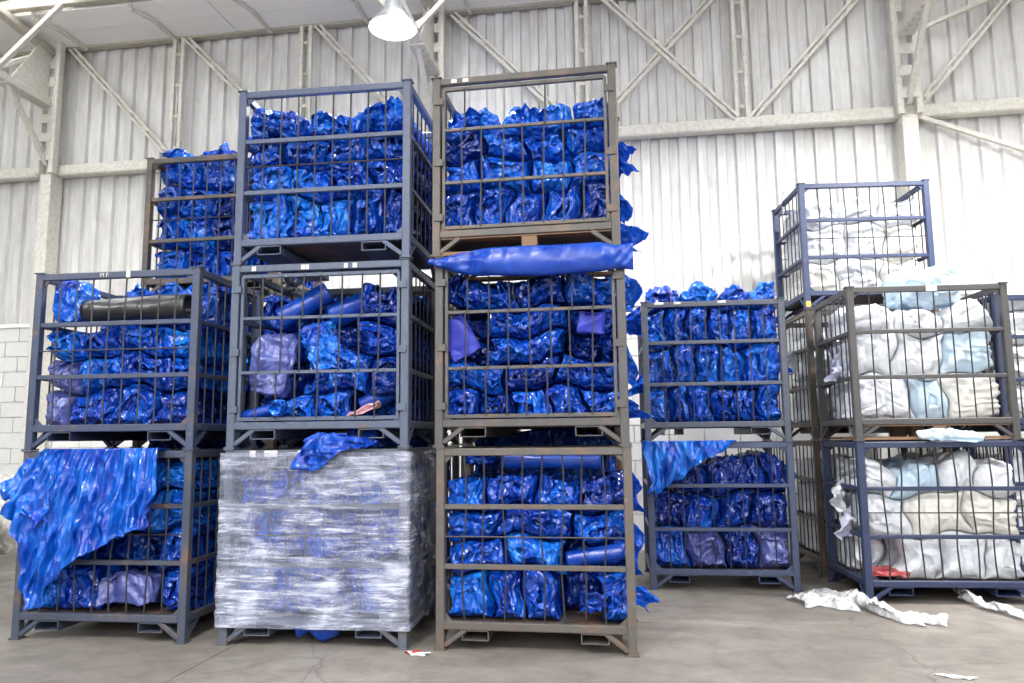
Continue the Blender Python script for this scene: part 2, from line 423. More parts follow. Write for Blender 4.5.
# far end of the hall: block wall, with unseen glowing panels added as windows to light the film
fw = MB().box(-18, 9, -RD1 - 0.25, -RD1, 0.0, rz_(RD1) + 0.02).build('wall_front', M['block'])
fw.matrix_world = WALL; tag(fw, 'plain painted wall at the opposite end of the hall', 'wall', kind='structure')
wn = 0
for wx in np.arange(-16.6, 8.0, 2.7):
    wn += 1
    r = empty('window_%d' % wn, mw=WALL); tag(r, 'tall frosted window in the opposite wall, bay %d' % wn, 'window', kind='structure')
    MB().box(wx, wx + 1.5, -RD1 + 0.001, -RD1 + 0.02, 2.6, 6.2).build('pane', M['winlight'], r)
    f = MB().box(wx - 0.06, wx, -RD1 + 0.001, -RD1 + 0.06, 2.54, 6.26).box(wx + 1.5, wx + 1.56, -RD1 + 0.001, -RD1 + 0.06, 2.54, 6.26)
    f.box(wx, wx + 1.5, -RD1 + 0.001, -RD1 + 0.06, 2.54, 2.6).box(wx, wx + 1.5, -RD1 + 0.001, -RD1 + 0.06, 6.2, 6.26).box(wx + 0.73, wx + 0.77, -RD1 + 0.021, -RD1 + 0.05, 2.6, 6.2).box(wx, wx + 1.5, -RD1 + 0.021, -RD1 + 0.05, 4.38, 4.42)
    f.build('window_frame', M['steel'], r)

# built-up members: two flanges with batten plates
def built_up(root, p0, p1, gap, fw, ft, nb, across, mat, bl=0.06):
    p0 = np.array(p0, float); p1 = np.array(p1, float); a = np.array(across, float)
    nrm = np.cross(p1 - p0, a)
    for s in (-1, 1):
        MB().beam(p0 + a * s * gap / 2, p1 + a * s * gap / 2, fw, ft, nrm).build('flange', mat, root)
    d = (p1 - p0) / np.linalg.norm(p1 - p0)
    for i in range(nb):
        c = p0 + (p1 - p0) * (i + 0.5) / nb
        MB().beam(c - d * bl / 2, c + d * bl / 2, gap, 0.012, nrm).build('batten', mat, root)

cols = [-9.82, -4.45, 1.08]
wh = ['left end of the hall behind the blue cages', 'middle column behind the hanging lamp', 'right column above the white film cages']
for ci, s in enumerate(cols):
    r = empty('steel_column', mw=WALL @ Matrix.Translation((s, 0, 0)))
    tag(r, 'cream steel wall column, ' + wh[ci], 'column', kind='structure')
    MB().beam((0, -0.19, 0), (0, -0.19, ZG - 0.08), 0.17, 0.22, (0, 1, 0), 0.04).build('shaft', M['steel'], r)
    MB().box(-0.16, 0.16, -0.33, -0.05, 0, 0.02).build('base_plate', M['steel'], r)
    for q in (-0.10, 0.10):
        MB().beam((q, -0.30, ZG - 0.08), (q, -0.30, ZE - 0.05), 0.07, 0.10, (0, 1, 0)).build('flange', M['steel'], r)
    for i in range(7):
        z = ZG + 0.1 + i * 0.26
        MB().box(-0.10, 0.10, -0.357, -0.345, z, z + 0.12).build('batten', M['steel'], r)
    # roof truss growing from the column head into the hall
    t = empty('roof_truss', mw=WALL @ Matrix.Translation((s, 0, 0)))
    tag(t, 'cream riveted roof truss springing from the ' + ['left', 'middle', 'right'][ci] + ' wall column', 'truss', kind='structure')
    z1 = 5.86
    MB().beam((0, -0.36, z1), (0, -12, z1), 0.14, 0.10).build('bottom_chord', M['steel'], t)
    MB().beam((0, -0.36, 6.60), (0, -12, 7.66), 0.13, 0.09).build('top_chord', M['steel_dark'], t)
    dd = [0.36, 1.3, 2.5, 3.9, 5.4, 7.0, 8.7]
    for i in range(6):
        za = lambda d: 6.60 + (d - 0.36) * (1.08 / 11.64)
        MB().beam((0.03, -dd[i + 1], z1), (0.03, -dd[i + 1], za(dd[i + 1])), 0.06, 0.06).build('vertical_web', M['steel'], t)
        if i % 2 == 0: MB().beam((-0.03, -dd[i], za(dd[i])), (-0.03, -dd[i + 1], z1), 0.06, 0.06).build('diagonal_web', M['steel'], t)
        else: MB().beam((-0.03, -dd[i], z1), (-0.03, -dd[i + 1], za(dd[i + 1])), 0.06, 0.06).build('diagonal_web', M['steel'], t)
    # gusset plate with bolts
    g = MB().add([(x, y, z) for x in (-0.012, 0.012) for y, z in ((-0.355, 5.80), (-1.05, 5.80), (-0.95, 5.98), (-0.5, 6.7), (-0.355, 6.7))],
                 [(0, 1, 2, 3, 4), (9, 8, 7, 6, 5)] + [(i, 5 + i, 5 + (i + 1) % 5, (i + 1) % 5) for i in range(5)]).build('gusset_plate', M['steel'], t)
    for i in range(5):
        for q in (-0.035, 0.035):
            MB().box(q - 0.012, q + 0.012, -0.48 - i * 0.12, -0.455 - i * 0.12, 5.794, 5.808).build('bolt', M['steel_dark'], t)
    MB().box(-0.09, 0.09, -1.1, -0.36, 5.795, 5.812).build('sole_plate', M['steel'], t)
    MB().beam((0, -1.0, 5.82), (0, -0.30, 5.02), 0.06, 0.06).build('knee_brace', M['steel'], t)
    for q in (-1, 1):
        MB().beam((q * 0.05, -1.25, z1 + 0.04), (q * 0.78, -1.08, 6.80), 0.07, 0.05).build('fly_brace', M['steel'], t)

posts = [-8.04, -6.22, -2.6, -0.72, 2.9]
pl = ['behind the third-level cage on the left', 'behind the top blue cage with open rim', 'behind the tallest stack', 'where the crossed braces meet', 'outside the right edge of the white cages']
for s, q in zip(posts, pl):
    r = empty('wall_post', mw=WALL); tag(r, 'narrow twin wall post ' + q, 'post', kind='structure')
    built_up(r, (s, -0.16, ZG), (s, -0.16, ZE - 0.1), 0.12, 0.05, 0.06, 4, (1, 0, 0), M['steel'], 0.04)
braces = [((-9.68, ZE - 0.08), (-8.10, ZG + 0.1), 'left of the third-level cage'), ((-7.96, ZE - 0.08), (-6.30, ZG + 0.08), 'rising behind the top blue cage'),
          ((-6.10, ZE - 0.06), (-4.62, ZG + 0.08), 'left of the hanging lamp'), ((-4.25, ZE - 0.1), (-2.68, ZG + 0.08), 'right of the hanging lamp'),
          ((-2.42, ZE), (-0.80, ZG + 0.06), 'falling right in the crossed pair'), ((-0.80, ZE), (-2.52, ZG + 0.06), 'rising right in the crossed pair'),
          ((0.95, ZE - 0.06), (-0.62, ZG + 0.06), 'rising to the right column'), ((2.72, ZE - 0.06), (1.22, ZG + 0.06), 'right of the right column')]
for (a, b), (c, d), q in braces:
    r = empty('wind_brace', mw=WALL); tag(r, 'diagonal cream wind brace ' + q, 'brace', kind='structure')
    v = np.array((c - a, 0, d - b)); v /= np.linalg.norm(v); ac = np.cross(v, (0, 1, 0))
    off = -0.15 if 'falling' not in q else -0.20
    built_up(r, (a, off, b), (c, off, d), 0.06, 0.035, 0.045, 6, ac, M['steel'], 0.09)
for (a, b), (c, d), q in [((1.2, ZG - 0.06), (2.9, ZG - 0.80), 'below the girt at the right edge'), ((1.3, 5.95), (2.5, 6.42), 'thin one above the right girt')]:
    o = wobj('wind_brace', MB().beam((a, -0.18, b), (c, -0.18, d), 0.05, 0.05), M['steel']); tag(o, 'slim cream wall brace ' + q, 'brace')

# ------------------------------------------------------------------ high bay lamps
def make_lamp():
    r = empty('high_bay_lamp')
    MB().lathe([(0.052, 0.27), (0.075, 0.24), (0.085, 0.17), (0.14, 0.09), (0.19, 0.035), (0.215, 0.0), (0.219, -0.004), (0.213, -0.004)]).build('shade', M['lampmetal'], r, True)
    MB().lathe([(0.208, -0.002), (0.178, 0.034), (0.128, 0.086), (0.072, 0.160), (0.001, 0.165)]).build('reflector', M['reflector'], r, True)
    MB().lathe([(0.001, 0.0335), (0.04, 0.036), (0.06, 0.06), (0.055, 0.10), (0.03, 0.15), (0.028, 0.165)], 16).build('bulb', M['bulb'], r, True)
    MB().lathe([(0.001, 0.42), (0.045, 0.415), (0.055, 0.38), (0.055, 0.29), (0.048, 0.265)], 16).build('ballast_housing', M['lampmetal'], r, True)
    MB().tube([(0, 0, 0.41), (0, 0, 2.9)], 0.008).build('suspension_rod', M['cable'], r)
    return r
lamp = make_lamp()
lamp_pos = [(-1.02, 6.2, 4.89)]
for x_, y_ in [(4.3, 5.3), (9.5, 4.6), (-7.2, 1.4), (-1.9, 0.6), (3.4, -0.1), (8.6, -0.9), (-2.7, -5.0), (2.6, -5.7)]:
    lamp_pos.append((x_, y_, 5.0))
for i, p in enumerate(lamp_pos):
    if i == 0: o = lamp
    else:
        o = lamp.copy(); C.objects.link(o)
        for ch in lamp.children:
            if ch.type == 'LIGHT': continue
            c = ch.copy(); C.objects.link(c); c.parent = o
    o.location = p
    tag(o, 'lit white bell-shaped high bay lamp hanging above the second stack' if i == 0 else 'white bell-shaped high bay lamp hanging elsewhere in the hall', 'lamp', 'high bay lamps hanging from the roof')
for o in [o for o in C.objects if o.name.startswith('high_bay_lamp')]:
    ld = bpy.data.lights.new('lamp_light', 'AREA'); ld.shape = 'DISK'; ld.size = 0.34; ld.energy = LAMP_W; ld.color = (1.0, 0.985, 0.96)
    lo_ = bpy.data.objects.new('lamp_light', ld); C.objects.link(lo_); lo_.parent = o; lo_.location = (0, 0, 0.0)

# ------------------------------------------------------------------ cages
def rgb(r, g, b): return srgb(r, g, b)
CG = {}
ZR = [0.875, 0.506]     # the two middle rails
ZBOT, ZROD = 0.15, 0.69
def cage_world(x, y, a, lvl):
    """front-left corner -> matrix of the cage, origin at its base centre"""
    c, s = math.cos(a), math.sin(a)
    cx = x + c * W / 2 - s * D / 2; cy = y + s * W / 2 + c * D / 2
    return (cx, cy, lvl * H), a
def bar_path(z0, z1, bend, ph):
    if bend == 0: return [(0, 0, z0), (0, 0, z1)]
    return [(bend * math.sin(math.pi * q) * math.sin(ph + 4.2 * q), 0.25 * bend * math.sin(math.pi * q), z0 + (z1 - z0) * q) for q in np.linspace(0, 1, 9)]

def make_cage(key, name, pos, lvl, mat, label, gate=False, bend=0.0, base='fork', rod=True, seed=0, skip_front=()):
    rnd = random.Random(seed)
    (cx, cy, cz), a = cage_world(*pos, lvl)
    r = empty(name, (cx, cy, cz), a); tag(r, label, 'cage', 'stacked steel mesh cages')
    CG[key] = r
    m = M[mat]
    hx, hy = W / 2, D / 2; p = 0.055
    for sx in (-1, 1):
        for sy in (-1, 1):
            x, y = sx * (hx - p / 2), sy * (hy - p / 2)
            po = MB().beam((x, y, 0.012), (x, y, H - 0.006), p, p, (0, 1, 0), 0.08).build('post', m, r)
            MB().box(x - 0.037, x + 0.037, y - 0.037, y + 0.037, 0.001, 0.012).build('foot_plate', m, po)
            MB().box(x - 0.036, x + 0.036, y - 0.036, y + 0.036, H - 0.008, H - 0.001).build('top_plate', m, po)
    xi, yi = hx - p, hy - p
    for sy in (-1, 1):
        y = sy * (hy - 0.025)
        MB().beam((-xi, y, H - 0.032), (xi, y, H - 0.032), 0.04, 0.048).build('top_rail', m, r)
        MB().beam((-xi, y, ZBOT), (xi, y, ZBOT), 0.045, 0.05).build('bottom_rail', m, r)
        for sx in (-1, 1):
            MB().beam((sx * xi, y, 0.03), (sx * (xi - 0.13), y, ZBOT - 0.025), 0.03, 0.035, (0, 1, 0)).build('foot_brace', m, r)
            MB().prism([(sx * xi, ZBOT + 0.025), (sx * (xi - 0.05), ZBOT + 0.025), (sx * xi, ZBOT + 0.075)], y - 0.006, y + 0.006).build('corner_gusset', m, r)
            if not gate: MB().prism([(sx * xi, H - 0.056), (sx * (xi - 0.05), H - 0.056), (sx * xi, H - 0.106)], y - 0.006, y + 0.006).build('corner_gusset', m, r)
        front = sy < 0
        if not (gate and front):
            for z in ZR: MB().beam((-xi, y, z), (xi, y, z), 0.03, 0.032).build('rail', m, r)
            if rod: MB().tube([(-xi, y - 0.012, ZROD), (xi, y - 0.012, ZROD)], 0.0055).build('rod', M['barsteel'], r)
            for i in range(8):
                if front and i in skip_front: continue
                x = -xi + 2 * xi * (i + 1) / 9
                b = bend * rnd.uniform(0.2, 1.0) * rnd.choice((-1, 1)) if (bend and front) else 0
                o = MB().tube([(x + q[0], y + q[1], q[2]) for q in bar_path(ZBOT + 0.02, H - 0.05, b, rnd.uniform(0, 2))], 0.0058).build('bar', M['barsteel'], r)
        else:
            # hinged gate: own frame, rails and short bars, hung on lugs
            g0, g1, gz0, gz1 = -xi + 0.02, xi - 0.02, ZBOT + 0.045, H - 0.085
            MB().beam((g0, y, gz1), (g1, y, gz1), 0.025, 0.026).build('gate_top', m, r)
            MB().beam((g0, y, gz0), (g1, y, gz0), 0.025, 0.026).build('gate_bottom', m, r)
            for x in (g0, g1): MB().beam((x, y, gz0), (x, y, gz1), 0.022, 0.026, (0, 1, 0)).build('gate_stile', m, r)
            for z in ZR: MB().beam((g0, y, z), (g1, y, z), 0.022, 0.022).build('gate_rail', m, r)
            zz = [gz0, ZR[1], ZR[0], gz1]
            for c in range(3):
                nb = 7
                for i in range(nb):
                    if gate == 'open' and c == 2 and i not in (0, 4): continue
                    x = g0 + (g1 - g0) * (i + 1) / (nb + 1) + (0.012 * (c - 1)) + rnd.uniform(-0.01, 0.01)
                    MB().tube([(x, y - 0.012, zz[c]), (x + rnd.uniform(-0.008, 0.008), y - 0.012, zz[c + 1])], 0.0058).build('gate_bar', M['barsteel'], r)
            for sx in (-1, 1):
                for z in (0.24, 0.62, 1.05): MB().box(sx * (hx - 0.045) - 0.03, sx * (hx - 0.045) + 0.03, -hy - 0.012, -hy - 0.0005, z, z + 0.045).build('hinge_lug', m, r)
    for sx in (-1, 1):
        x = sx * (hx - 0.025)
        MB().beam((x, -yi, H - 0.032), (x, yi, H - 0.032), 0.04, 0.048).build('top_rail', m, r)
        MB().beam((x, -yi, ZBOT), (x, yi, ZBOT), 0.045, 0.05).build('bottom_rail', m, r)
        for z in ZR: MB().beam((x, -yi, z), (x, yi, z), 0.03, 0.032).build('rail', m, r)
        for sy in (-1, 1): MB().beam((x, sy * yi, 0.03), (x, sy * (yi - 0.13), ZBOT - 0.025), 0.03, 0.035, (1, 0, 0)).build('foot_brace', m, r)
        for i in range(6):
            y = -yi + 2 * yi * (i + 1) / 7
            MB().tube([(x, y, ZBOT + 0.02), (x, y, H - 0.05)], 0.0058).build('bar', M['barsteel'], r)
    MB().box(-xi, xi, -hy + 0.048, hy - 0.048, ZBOT - 0.012, ZBOT + 0.004).build('deck', M['deck'], r)
    if base == 'fork':
        for sx in (-1, 1):
            x0 = sx * 0.37; w_, z0, z1, t_ = 0.085, 0.062, ZBOT - 0.026, 0.006
            f = MB().box(x0 - w_, x0 + w_, -hy + 0.01, hy - 0.01, z0, z0 + t_).box(x0 - w_, x0 + w_, -hy + 0.01, hy - 0.01, z1 - t_, z1)
            f.box(x0 - w_, x0 - w_ + t_, -hy + 0.01, hy - 0.01, z0, z1).box(x0 + w_ - t_, x0 + w_, -hy + 0.01, hy - 0.01, z0, z1)
            f.build('fork_pocket', m, r)
    else:
        for k_, y in enumerate((-hy + 0.06, 0.0, hy - 0.06)):
            MB().box(-xi + 0.002, xi - 0.002, y - 0.045, y + 0.045, 0.008, 0.03).build('base_board', M['wood'], r)
            MB().box(-0.05 + 0.03, 0.05 + 0.03, y - 0.04, y + 0.04, 0.03, ZBOT - 0.03).build('base_block', M['wood'], r)
            MB().box(-xi + 0.002, xi - 0.002, y - 0.045, y + 0.045, ZBOT - 0.034, ZBOT - 0.026).build('base_board', M['wood'], r)
    return r

for i, (k_, c, ra) in enumerate([('pA', (72, 84, 112), 0.42), ('pB', (60, 76, 118), 0.32), ('pC', (84, 78, 74), 0.5), ('pD', (92, 104, 128), 0.3), ('pE', (84, 102, 136), 0.24),
                            ('pF', (82, 98, 140), 0.14), ('pG', (106, 98, 92), 0.45), ('pH', (90, 86, 86), 0.4), ('pI', (94, 87, 80), 0.45), ('pJ', (78, 88, 112), 0.25),
                            ('pK', (62, 80, 128), 0.1), ('pM', (34, 54, 108), 0.2), ('pN', (84, 82, 82), 0.1), ('pO', (44, 66, 126), 0.2), ('pP', (84, 74, 66), 0.5)]):
    M[k_] = mat_paint('cage_paint_' + k_[1], srgb(*[0.76 * (0.76 * q + 0.24 * sum(c) / 3) for q in c]), ra + 0.06, seed=i * 3.1, rust=srgb(94, 76, 64))

M['barsteel'] = mat_paint('dark_bar_steel', srgb(36, 36, 42), 0.15, seed=40, rust=srgb(84, 62, 50), chip=srgb(70, 70, 74))
S = dict(c1=(-3.377, 5.222, -0.124), c2=(-1.909, 5.023, -0.1156), c3=(-0.495, 4.859, -0.155), c4=(1.164, 6.627, -0.124),
         r1=(2.727, 6.011, -0.0966), r2=(2.822, 7.10, -0.0612), b1=(-3.16, 6.27, -0.14), b2=(-1.83, 6.06, -0.13), b3=(-0.40, 5.93, -0.155), x1=(4.17, 6.42, -0.08))
def sh(k, dx=0, dy=0, da=0): return (S[k][0] + dx, S[k][1] + dy, S[k][2] + da)
make_cage('A', 'steel_cage', sh('c1'), 0, 'pA', 'rust-footed blue cage on the floor, front half covered by a hanging film sheet', bend=0.035, seed=1)
make_cage('B', 'steel_cage', sh('c1'), 1, 'pB', 'blue cage holding the black roll, second level of the leftmost stack', bend=0.012, seed=2)
make_cage('D', 'steel_cage', sh('c2'), 0, 'pD', 'cage on the floor wrapped all round in clear stretch film', seed=3)
make_cage('E', 'steel_cage', sh('c2', 0.0, 0), 1, 'pE', 'blue-grey gated cage with grey bag, directly on the stretch-wrapped cage', gate=True, seed=4)
make_cage('F', 'steel_cage', sh('c2', 0.005, 0.0, -0.01), 2, 'pF', 'blue-grey cage topmost of the stack over the stretch-wrapped cage', seed=5)
make_cage('G', 'steel_cage', sh('c3'), 0, 'pG', 'rusty brown cage on the floor with bent bars, bottom of the tallest rusty stack', bend=0.03, seed=6)
make_cage('H', 'steel_cage', sh('c3', -0.01, 0), 1, 'pH', 'rusty gated cage with smooth blue sheet over its top, middle of its stack', gate=True, seed=7)
make_cage('I', 'steel_cage', sh('c3', -0.03, 0.0, -0.005), 2, 'pI', 'rusty brown gated cage topmost of the stack, missing several upper gate bars', gate='open', base='board', seed=8)
make_cage('K', 'steel_cage', sh('c4'), 0, 'pK', 'blue cage on the floor with film sheet draped over its upper left corner', rod=False, seed=9)
make_cage('J', 'steel_cage', sh('c4', -0.005), 1, 'pJ', 'grey-blue cage of tightly packed film beside the white film stacks, upper of two', rod=False, seed=10)
make_cage('M', 'steel_cage', sh('r1'), 0, 'pM', 'navy blue cage of white film bags on the floor at right', bend=0.03, seed=11)
make_cage('N', 'steel_cage', sh('r1'), 1, 'pN', 'dark grey cage of white film bags standing on the navy cage', rod=False, base='board', seed=12)
make_cage('Q', 'steel_cage', sh('r2'), 0, 'pP', 'dark rusty cage of white film on the floor, mostly hidden behind navy cage', seed=13)
make_cage('P', 'steel_cage', sh('r2'), 1, 'pP', 'dark rusty cage under the high blue cage of white film', seed=14)
make_cage('O', 'steel_cage', sh('r2'), 2, 'pO', 'bright blue cage of white film at third level near the right wall column', bend=0.015, seed=15)
make_cage('X', 'steel_cage', sh('b1'), 0, 'pC', 'brown cage on the floor hidden behind the leftmost stack', seed=16)
make_cage('Y', 'steel_cage', sh('b1'), 1, 'pC', 'brown cage at second level hidden behind the leftmost stack', seed=17)
make_cage('C', 'steel_cage', sh('b1'), 2, 'pC', 'dark brown cage of blue film at third level behind the leftmost stack', seed=18)
for q, (k1, k2, w) in enumerate([('b2', 'T', 'behind the stretch-wrapped stack'), ('b3', 'V', 'behind the tallest rusty stack')]):  # unseen stacks added so the gaps between front cages stay dark
    make_cage(k2 + '0', 'steel_cage', sh(k1), 0, 'pC', 'brown cage on the floor hidden ' + w, seed=30 + q)
    make_cage(k2 + '1', 'steel_cage', sh(k1), 1, 'pC', 'brown cage at second level hidden ' + w, seed=34 + q)
make_cage('S', 'steel_cage', sh('x1'), 0, 'pM', 'blue cage on the floor beyond the navy cage at the far right edge', seed=19)
make_cage('R', 'steel_cage', sh('x1'), 1, 'pM', 'blue cage of white film at the far right edge, behind dark grey cage', seed=20)

CG['M'].scale.x = 1.06; CG['M'].location.x += 0.037
# tape, worn paint and lettering on rails (parts of their cages)
def patch(key, x0, x1, z0, z1, mat='tape', y=-D / 2 + 0.0045, name='tape_patch'):
    MB().box(x0, x1, y - 0.0015, y + 0.001, z0, z1).build(name, M[mat], CG[key])
patch('N', 0.0, 0.085, H - 0.056, H - 0.008); patch('C', 0.30, 0.40, H - 0.056, H - 0.012)
for x0, x1 in ((-0.48, -0.45), (-0.13, -0.10), (-0.095, -0.075), (0.17, 0.195), (0.23, 0.26)): patch('E', x0, x1, H - 0.05, H - 0.018, name='paint_remnant')
for x0, x1 in ((-0.45, -0.41), (-0.35, -0.26), (-0.12, -0.08)): patch('D', x0, x1, H - 0.055, H - 0.012, name='paint_remnant')
for x0, x1 in ((-0.49, -0.45), (-0.41, -0.37)): patch('I', x0, x1, H - 0.045, H - 0.02, name='paint_remnant')
for x0, x1 in ((-0.5, -0.42), (-0.33, -0.27), (0.05, 0.12)): patch('J', x0, x1, H - 0.03, H - 0.010, name='paint_remnant')
patch('B', 0.07, 0.10, H - 0.056, H - 0.008)
patch('O', -W / 2 + 0.005, -W / 2 + 0.05, 0.02, 0.075, 'yellow', -D / 2 - 0.0005)
def lettering(key, text, x, z, h):
    cu = bpy.data.curves.new('lettering', 'FONT'); cu.body = text; cu.size = h / 0.7; cu.extrude = 0.0008
    o = bpy.data.objects.new('tmp', cu); C.objects.link(o)
    dg = bpy.context.evaluated_depsgraph_get()
    me = bpy.data.meshes.new_from_object(o.evaluated_get(dg)); bpy.data.objects.remove(o)
    me.transform(Matrix.Translation((x, -D / 2 + 0.0035, z)) @ Matrix.Rotation(math.pi / 2, 4, 'X'))
    me.materials.clear(); me.materials.append(M['tape']); link('lettering', me, CG[key])
lettering('B', 'M F', -0.13, H - 0.046, 0.03)

# ------------------------------------------------------------------ crumpled film
def tri(x): return np.abs((x % 1.0) * 2 - 1)
def rdir(rng):
    v = rng.normal(size=3); return v / np.linalg.norm(v)
def crumple(q, rng, octs, aniso=None):
    """0..1-ish faceted crease field: sums of warped triangle waves"""
    if aniso is not None: q = q * aniso
    out = np.zeros(len(q))
    w = np.zeros_like(q)
    for _ in range(3):
        w += 0.035 * np.sin(q @ rdir(rng)[:, None] * rng.uniform(8, 18) + rng.uniform(0, 6.28)) * rdir(rng)[None, :]
    q = q + w
    for wl, amp, n in octs:
        s = np.zeros(len(q))
        for _ in range(n):
            d = rdir(rng); d2 = rdir(rng)
            s += tri(q @ d / (wl * rng.uniform(0.7, 1.4)) + 0.45 * np.sin(q @ d2 * 2 * math.pi / (wl * 2.6) + rng.uniform(0, 6)) + rng.uniform(0, 1))
        out += amp * s / n
    return out
_topo = {}
def topo(nx, ny, nz):
    k_ = (nx, ny, nz)
    if k_ in _topo: return _topo[k_]
    pts, quads = {}, []
    def vid(i, j, k):
        key = (i, j, k)
        if key not in pts: pts[key] = len(pts)
        return pts[key]
    def face(fn, na, nb, flip):
        for a in range(na):
            for b in range(nb):
                q = (vid(*fn(a, b)), vid(*fn(a + 1, b)), vid(*fn(a + 1, b + 1)), vid(*fn(a, b + 1)))
                quads.append(q[::-1] if flip else q)
    face(lambda a, b: (a, 0, b), nx, nz, False); face(lambda a, b: (a, ny, b), nx, nz, True)
    face(lambda a, b: (0, a, b), ny, nz, True); face(lambda a, b: (nx, a, b), ny, nz, False)
    face(lambda a, b: (a, b, 0), nx, ny, True); face(lambda a, b: (a, b, nz), nx, ny, False)
    P = np.array(list(pts.keys()), float)
    _topo[k_] = (P / np.array([nx, ny, nz]), np.array(quads, dtype=np.int32)); return _topo[k_]

OCT_BLUE = [(0.26, 0.10, 3), (0.11, 0.060, 2), (0.055, 0.024, 2)]
OCT_BAG = [(0.34, 0.070, 3), (0.15, 0.040, 2), (0.06, 0.010, 2)]
OCT_SMOOTH = [(0.5, 0.03, 2), (0.2, 0.010, 2)]
def blob_mesh(lo, hi, seed, clamp=None, expo=5.0, octs=OCT_BLUE, res=0.0125, tilt=0.0, yaw=0.0, lump=0.08, dome=0.0, aniso=None, yres=None, tile=None):
    """crumpled bundle filling the box lo..hi (cage-local), pressed flat where clamp cuts it;
    tile = (warp seed, outer-left?, outer-right?, free top?): packed among neighbours, touching them behind the front"""
    rng = np.random.default_rng(seed)
    lo = np.array(lo, float); hi = np.array(hi, float); c = (lo + hi) / 2; h = (hi - lo) / 2
    nx = int(np.clip(2 * h[0] / res, 8, 60)); nz = int(np.clip(2 * h[2] / res, 8, 60)); ny = int(np.clip(2 * h[1] / (yres or 0.04), 7, 40))
    T, Q = topo(nx, ny, nz)
    u = T * 2 - 1; u[:, 1] = -1 + 2 * T[:, 1] ** 1.6
    r = (np.abs(u) ** expo).sum(1) ** (-1 / expo)
    p = u * r[:, None]
    n = np.sign(p) * np.abs(p) ** (expo - 1) / h[None, :]; n /= np.linalg.norm(n, axis=1)[:, None]
    depth = (p[:, 1] + 1) * h[1]
    if tile is not None:
        k = np.clip((depth - 0.01) / 0.13, 0, 1)[:, None] * np.clip((1 - np.abs(u[:, 1:2])) * 0 + 1, 0, 1)
        free = np.zeros(len(p))
        if tile[1]: free = np.maximum(free, np.clip(-n[:, 0], 0, 1))
        if tile[2]: free = np.maximum(free, np.clip(n[:, 0], 0, 1))
        if tile[3]: free = np.maximum(free, np.clip(n[:, 2], 0, 1))
        k = k * (1 - free[:, None])
        p[:, [0, 2]] = p[:, [0, 2]] * (1 - k) + u[:, [0, 2]] * k
        dw = 1 - 0.92 * k[:, 0]
    else: dw = np.ones(len(p))
    g = p * h
    lumpf = np.zeros(len(g))
    for _ in range(3):
        lumpf += np.sin(g @ rdir(rng) * rng.uniform(9, 20) + rng.uniform(0, 6.28)) / 3
    if tile is None: g = g + n * (lump * lumpf * min(h[0], h[2]))[:, None]
    if dome: g[:, 2] += dome * (np.clip(p[:, 2], 0, 1)) * (1 - (p[:, 0]) ** 2) * (1 + 0.3 * lumpf)
    if tilt:
        ca, sa = math.cos(tilt), math.sin(tilt); x, z = g[:, 0].copy(), g[:, 2].copy(); g[:, 0] = ca * x - sa * z; g[:, 2] = sa * x + ca * z
    if yaw:
        ca, sa = math.cos(yaw), math.sin(yaw); x, y = g[:, 0].copy(), g[:, 1].copy(); g[:, 0] = ca * x - sa * y; g[:, 1] = sa * x + ca * y
    g = g + c
    if tile is not None:
        ph = tile[0] * 1.7
        x, z = g[:, 0].copy(), g[:, 2].copy()
        ex = np.clip(1 - (x / (W / 2 - 0.03)) ** 4, 0, 1); ez = np.clip((z - ZBOT) / 0.15, 0, 1)
        g[:, 0] += ex * (0.035 * np.sin(z * 9.0 + ph) + 0.018 * np.sin(z * 21 + x * 5 + 2 * ph))
        g[:, 2] += ez * (0.030 * np.sin(x * 8.0 + 2.3 * ph) + 0.016 * np.sin(x * 19 + z * 6 + ph))
    if clamp is not None:
        g = np.clip(g, clamp[0], clamp[1])
    f = crumple(g + rng.uniform(0, 50, 3), rng, octs, aniso)
    g = g - n * (f * dw)[:, None]
    if clamp is not None: g[:, 2] = np.maximum(g[:, 2], clamp[0][2])
    return g, Q

IN_LO = np.array([-W / 2 + 0.045, -D / 2 + 0.050, ZBOT + 0.006]); IN_HI = np.array([W / 2 - 0.045, D / 2 - 0.050, 1.6])
PK_LO = np.array([-W / 2 + 0.050, -D / 2 + 0.048, ZBOT + 0.008]); PK_HI = np.array([W / 2 - 0.050, D / 2 - 0.056, 1.6])
_seed = [100]
def blob(key, name, lo, hi, mat, label, cat, group=None, clamp=True, **kw):
    _seed[0] += 1
    cl = (IN_LO, IN_HI) if clamp is True else clamp or None
    V, Q = blob_mesh(lo, hi, _seed[0], cl, **kw)
    me = new_mesh(name, V, Q, M[mat], True)
    o = link(name, me)
    if key:
        r = CG[key]
        o.matrix_world = Matrix.Translation(r.location) @ Matrix.Rotation(r.rotation_euler[2], 4, 'Z') @ Matrix.Diagonal((*r.scale, 1))
    tag(o, label, cat, group); return o

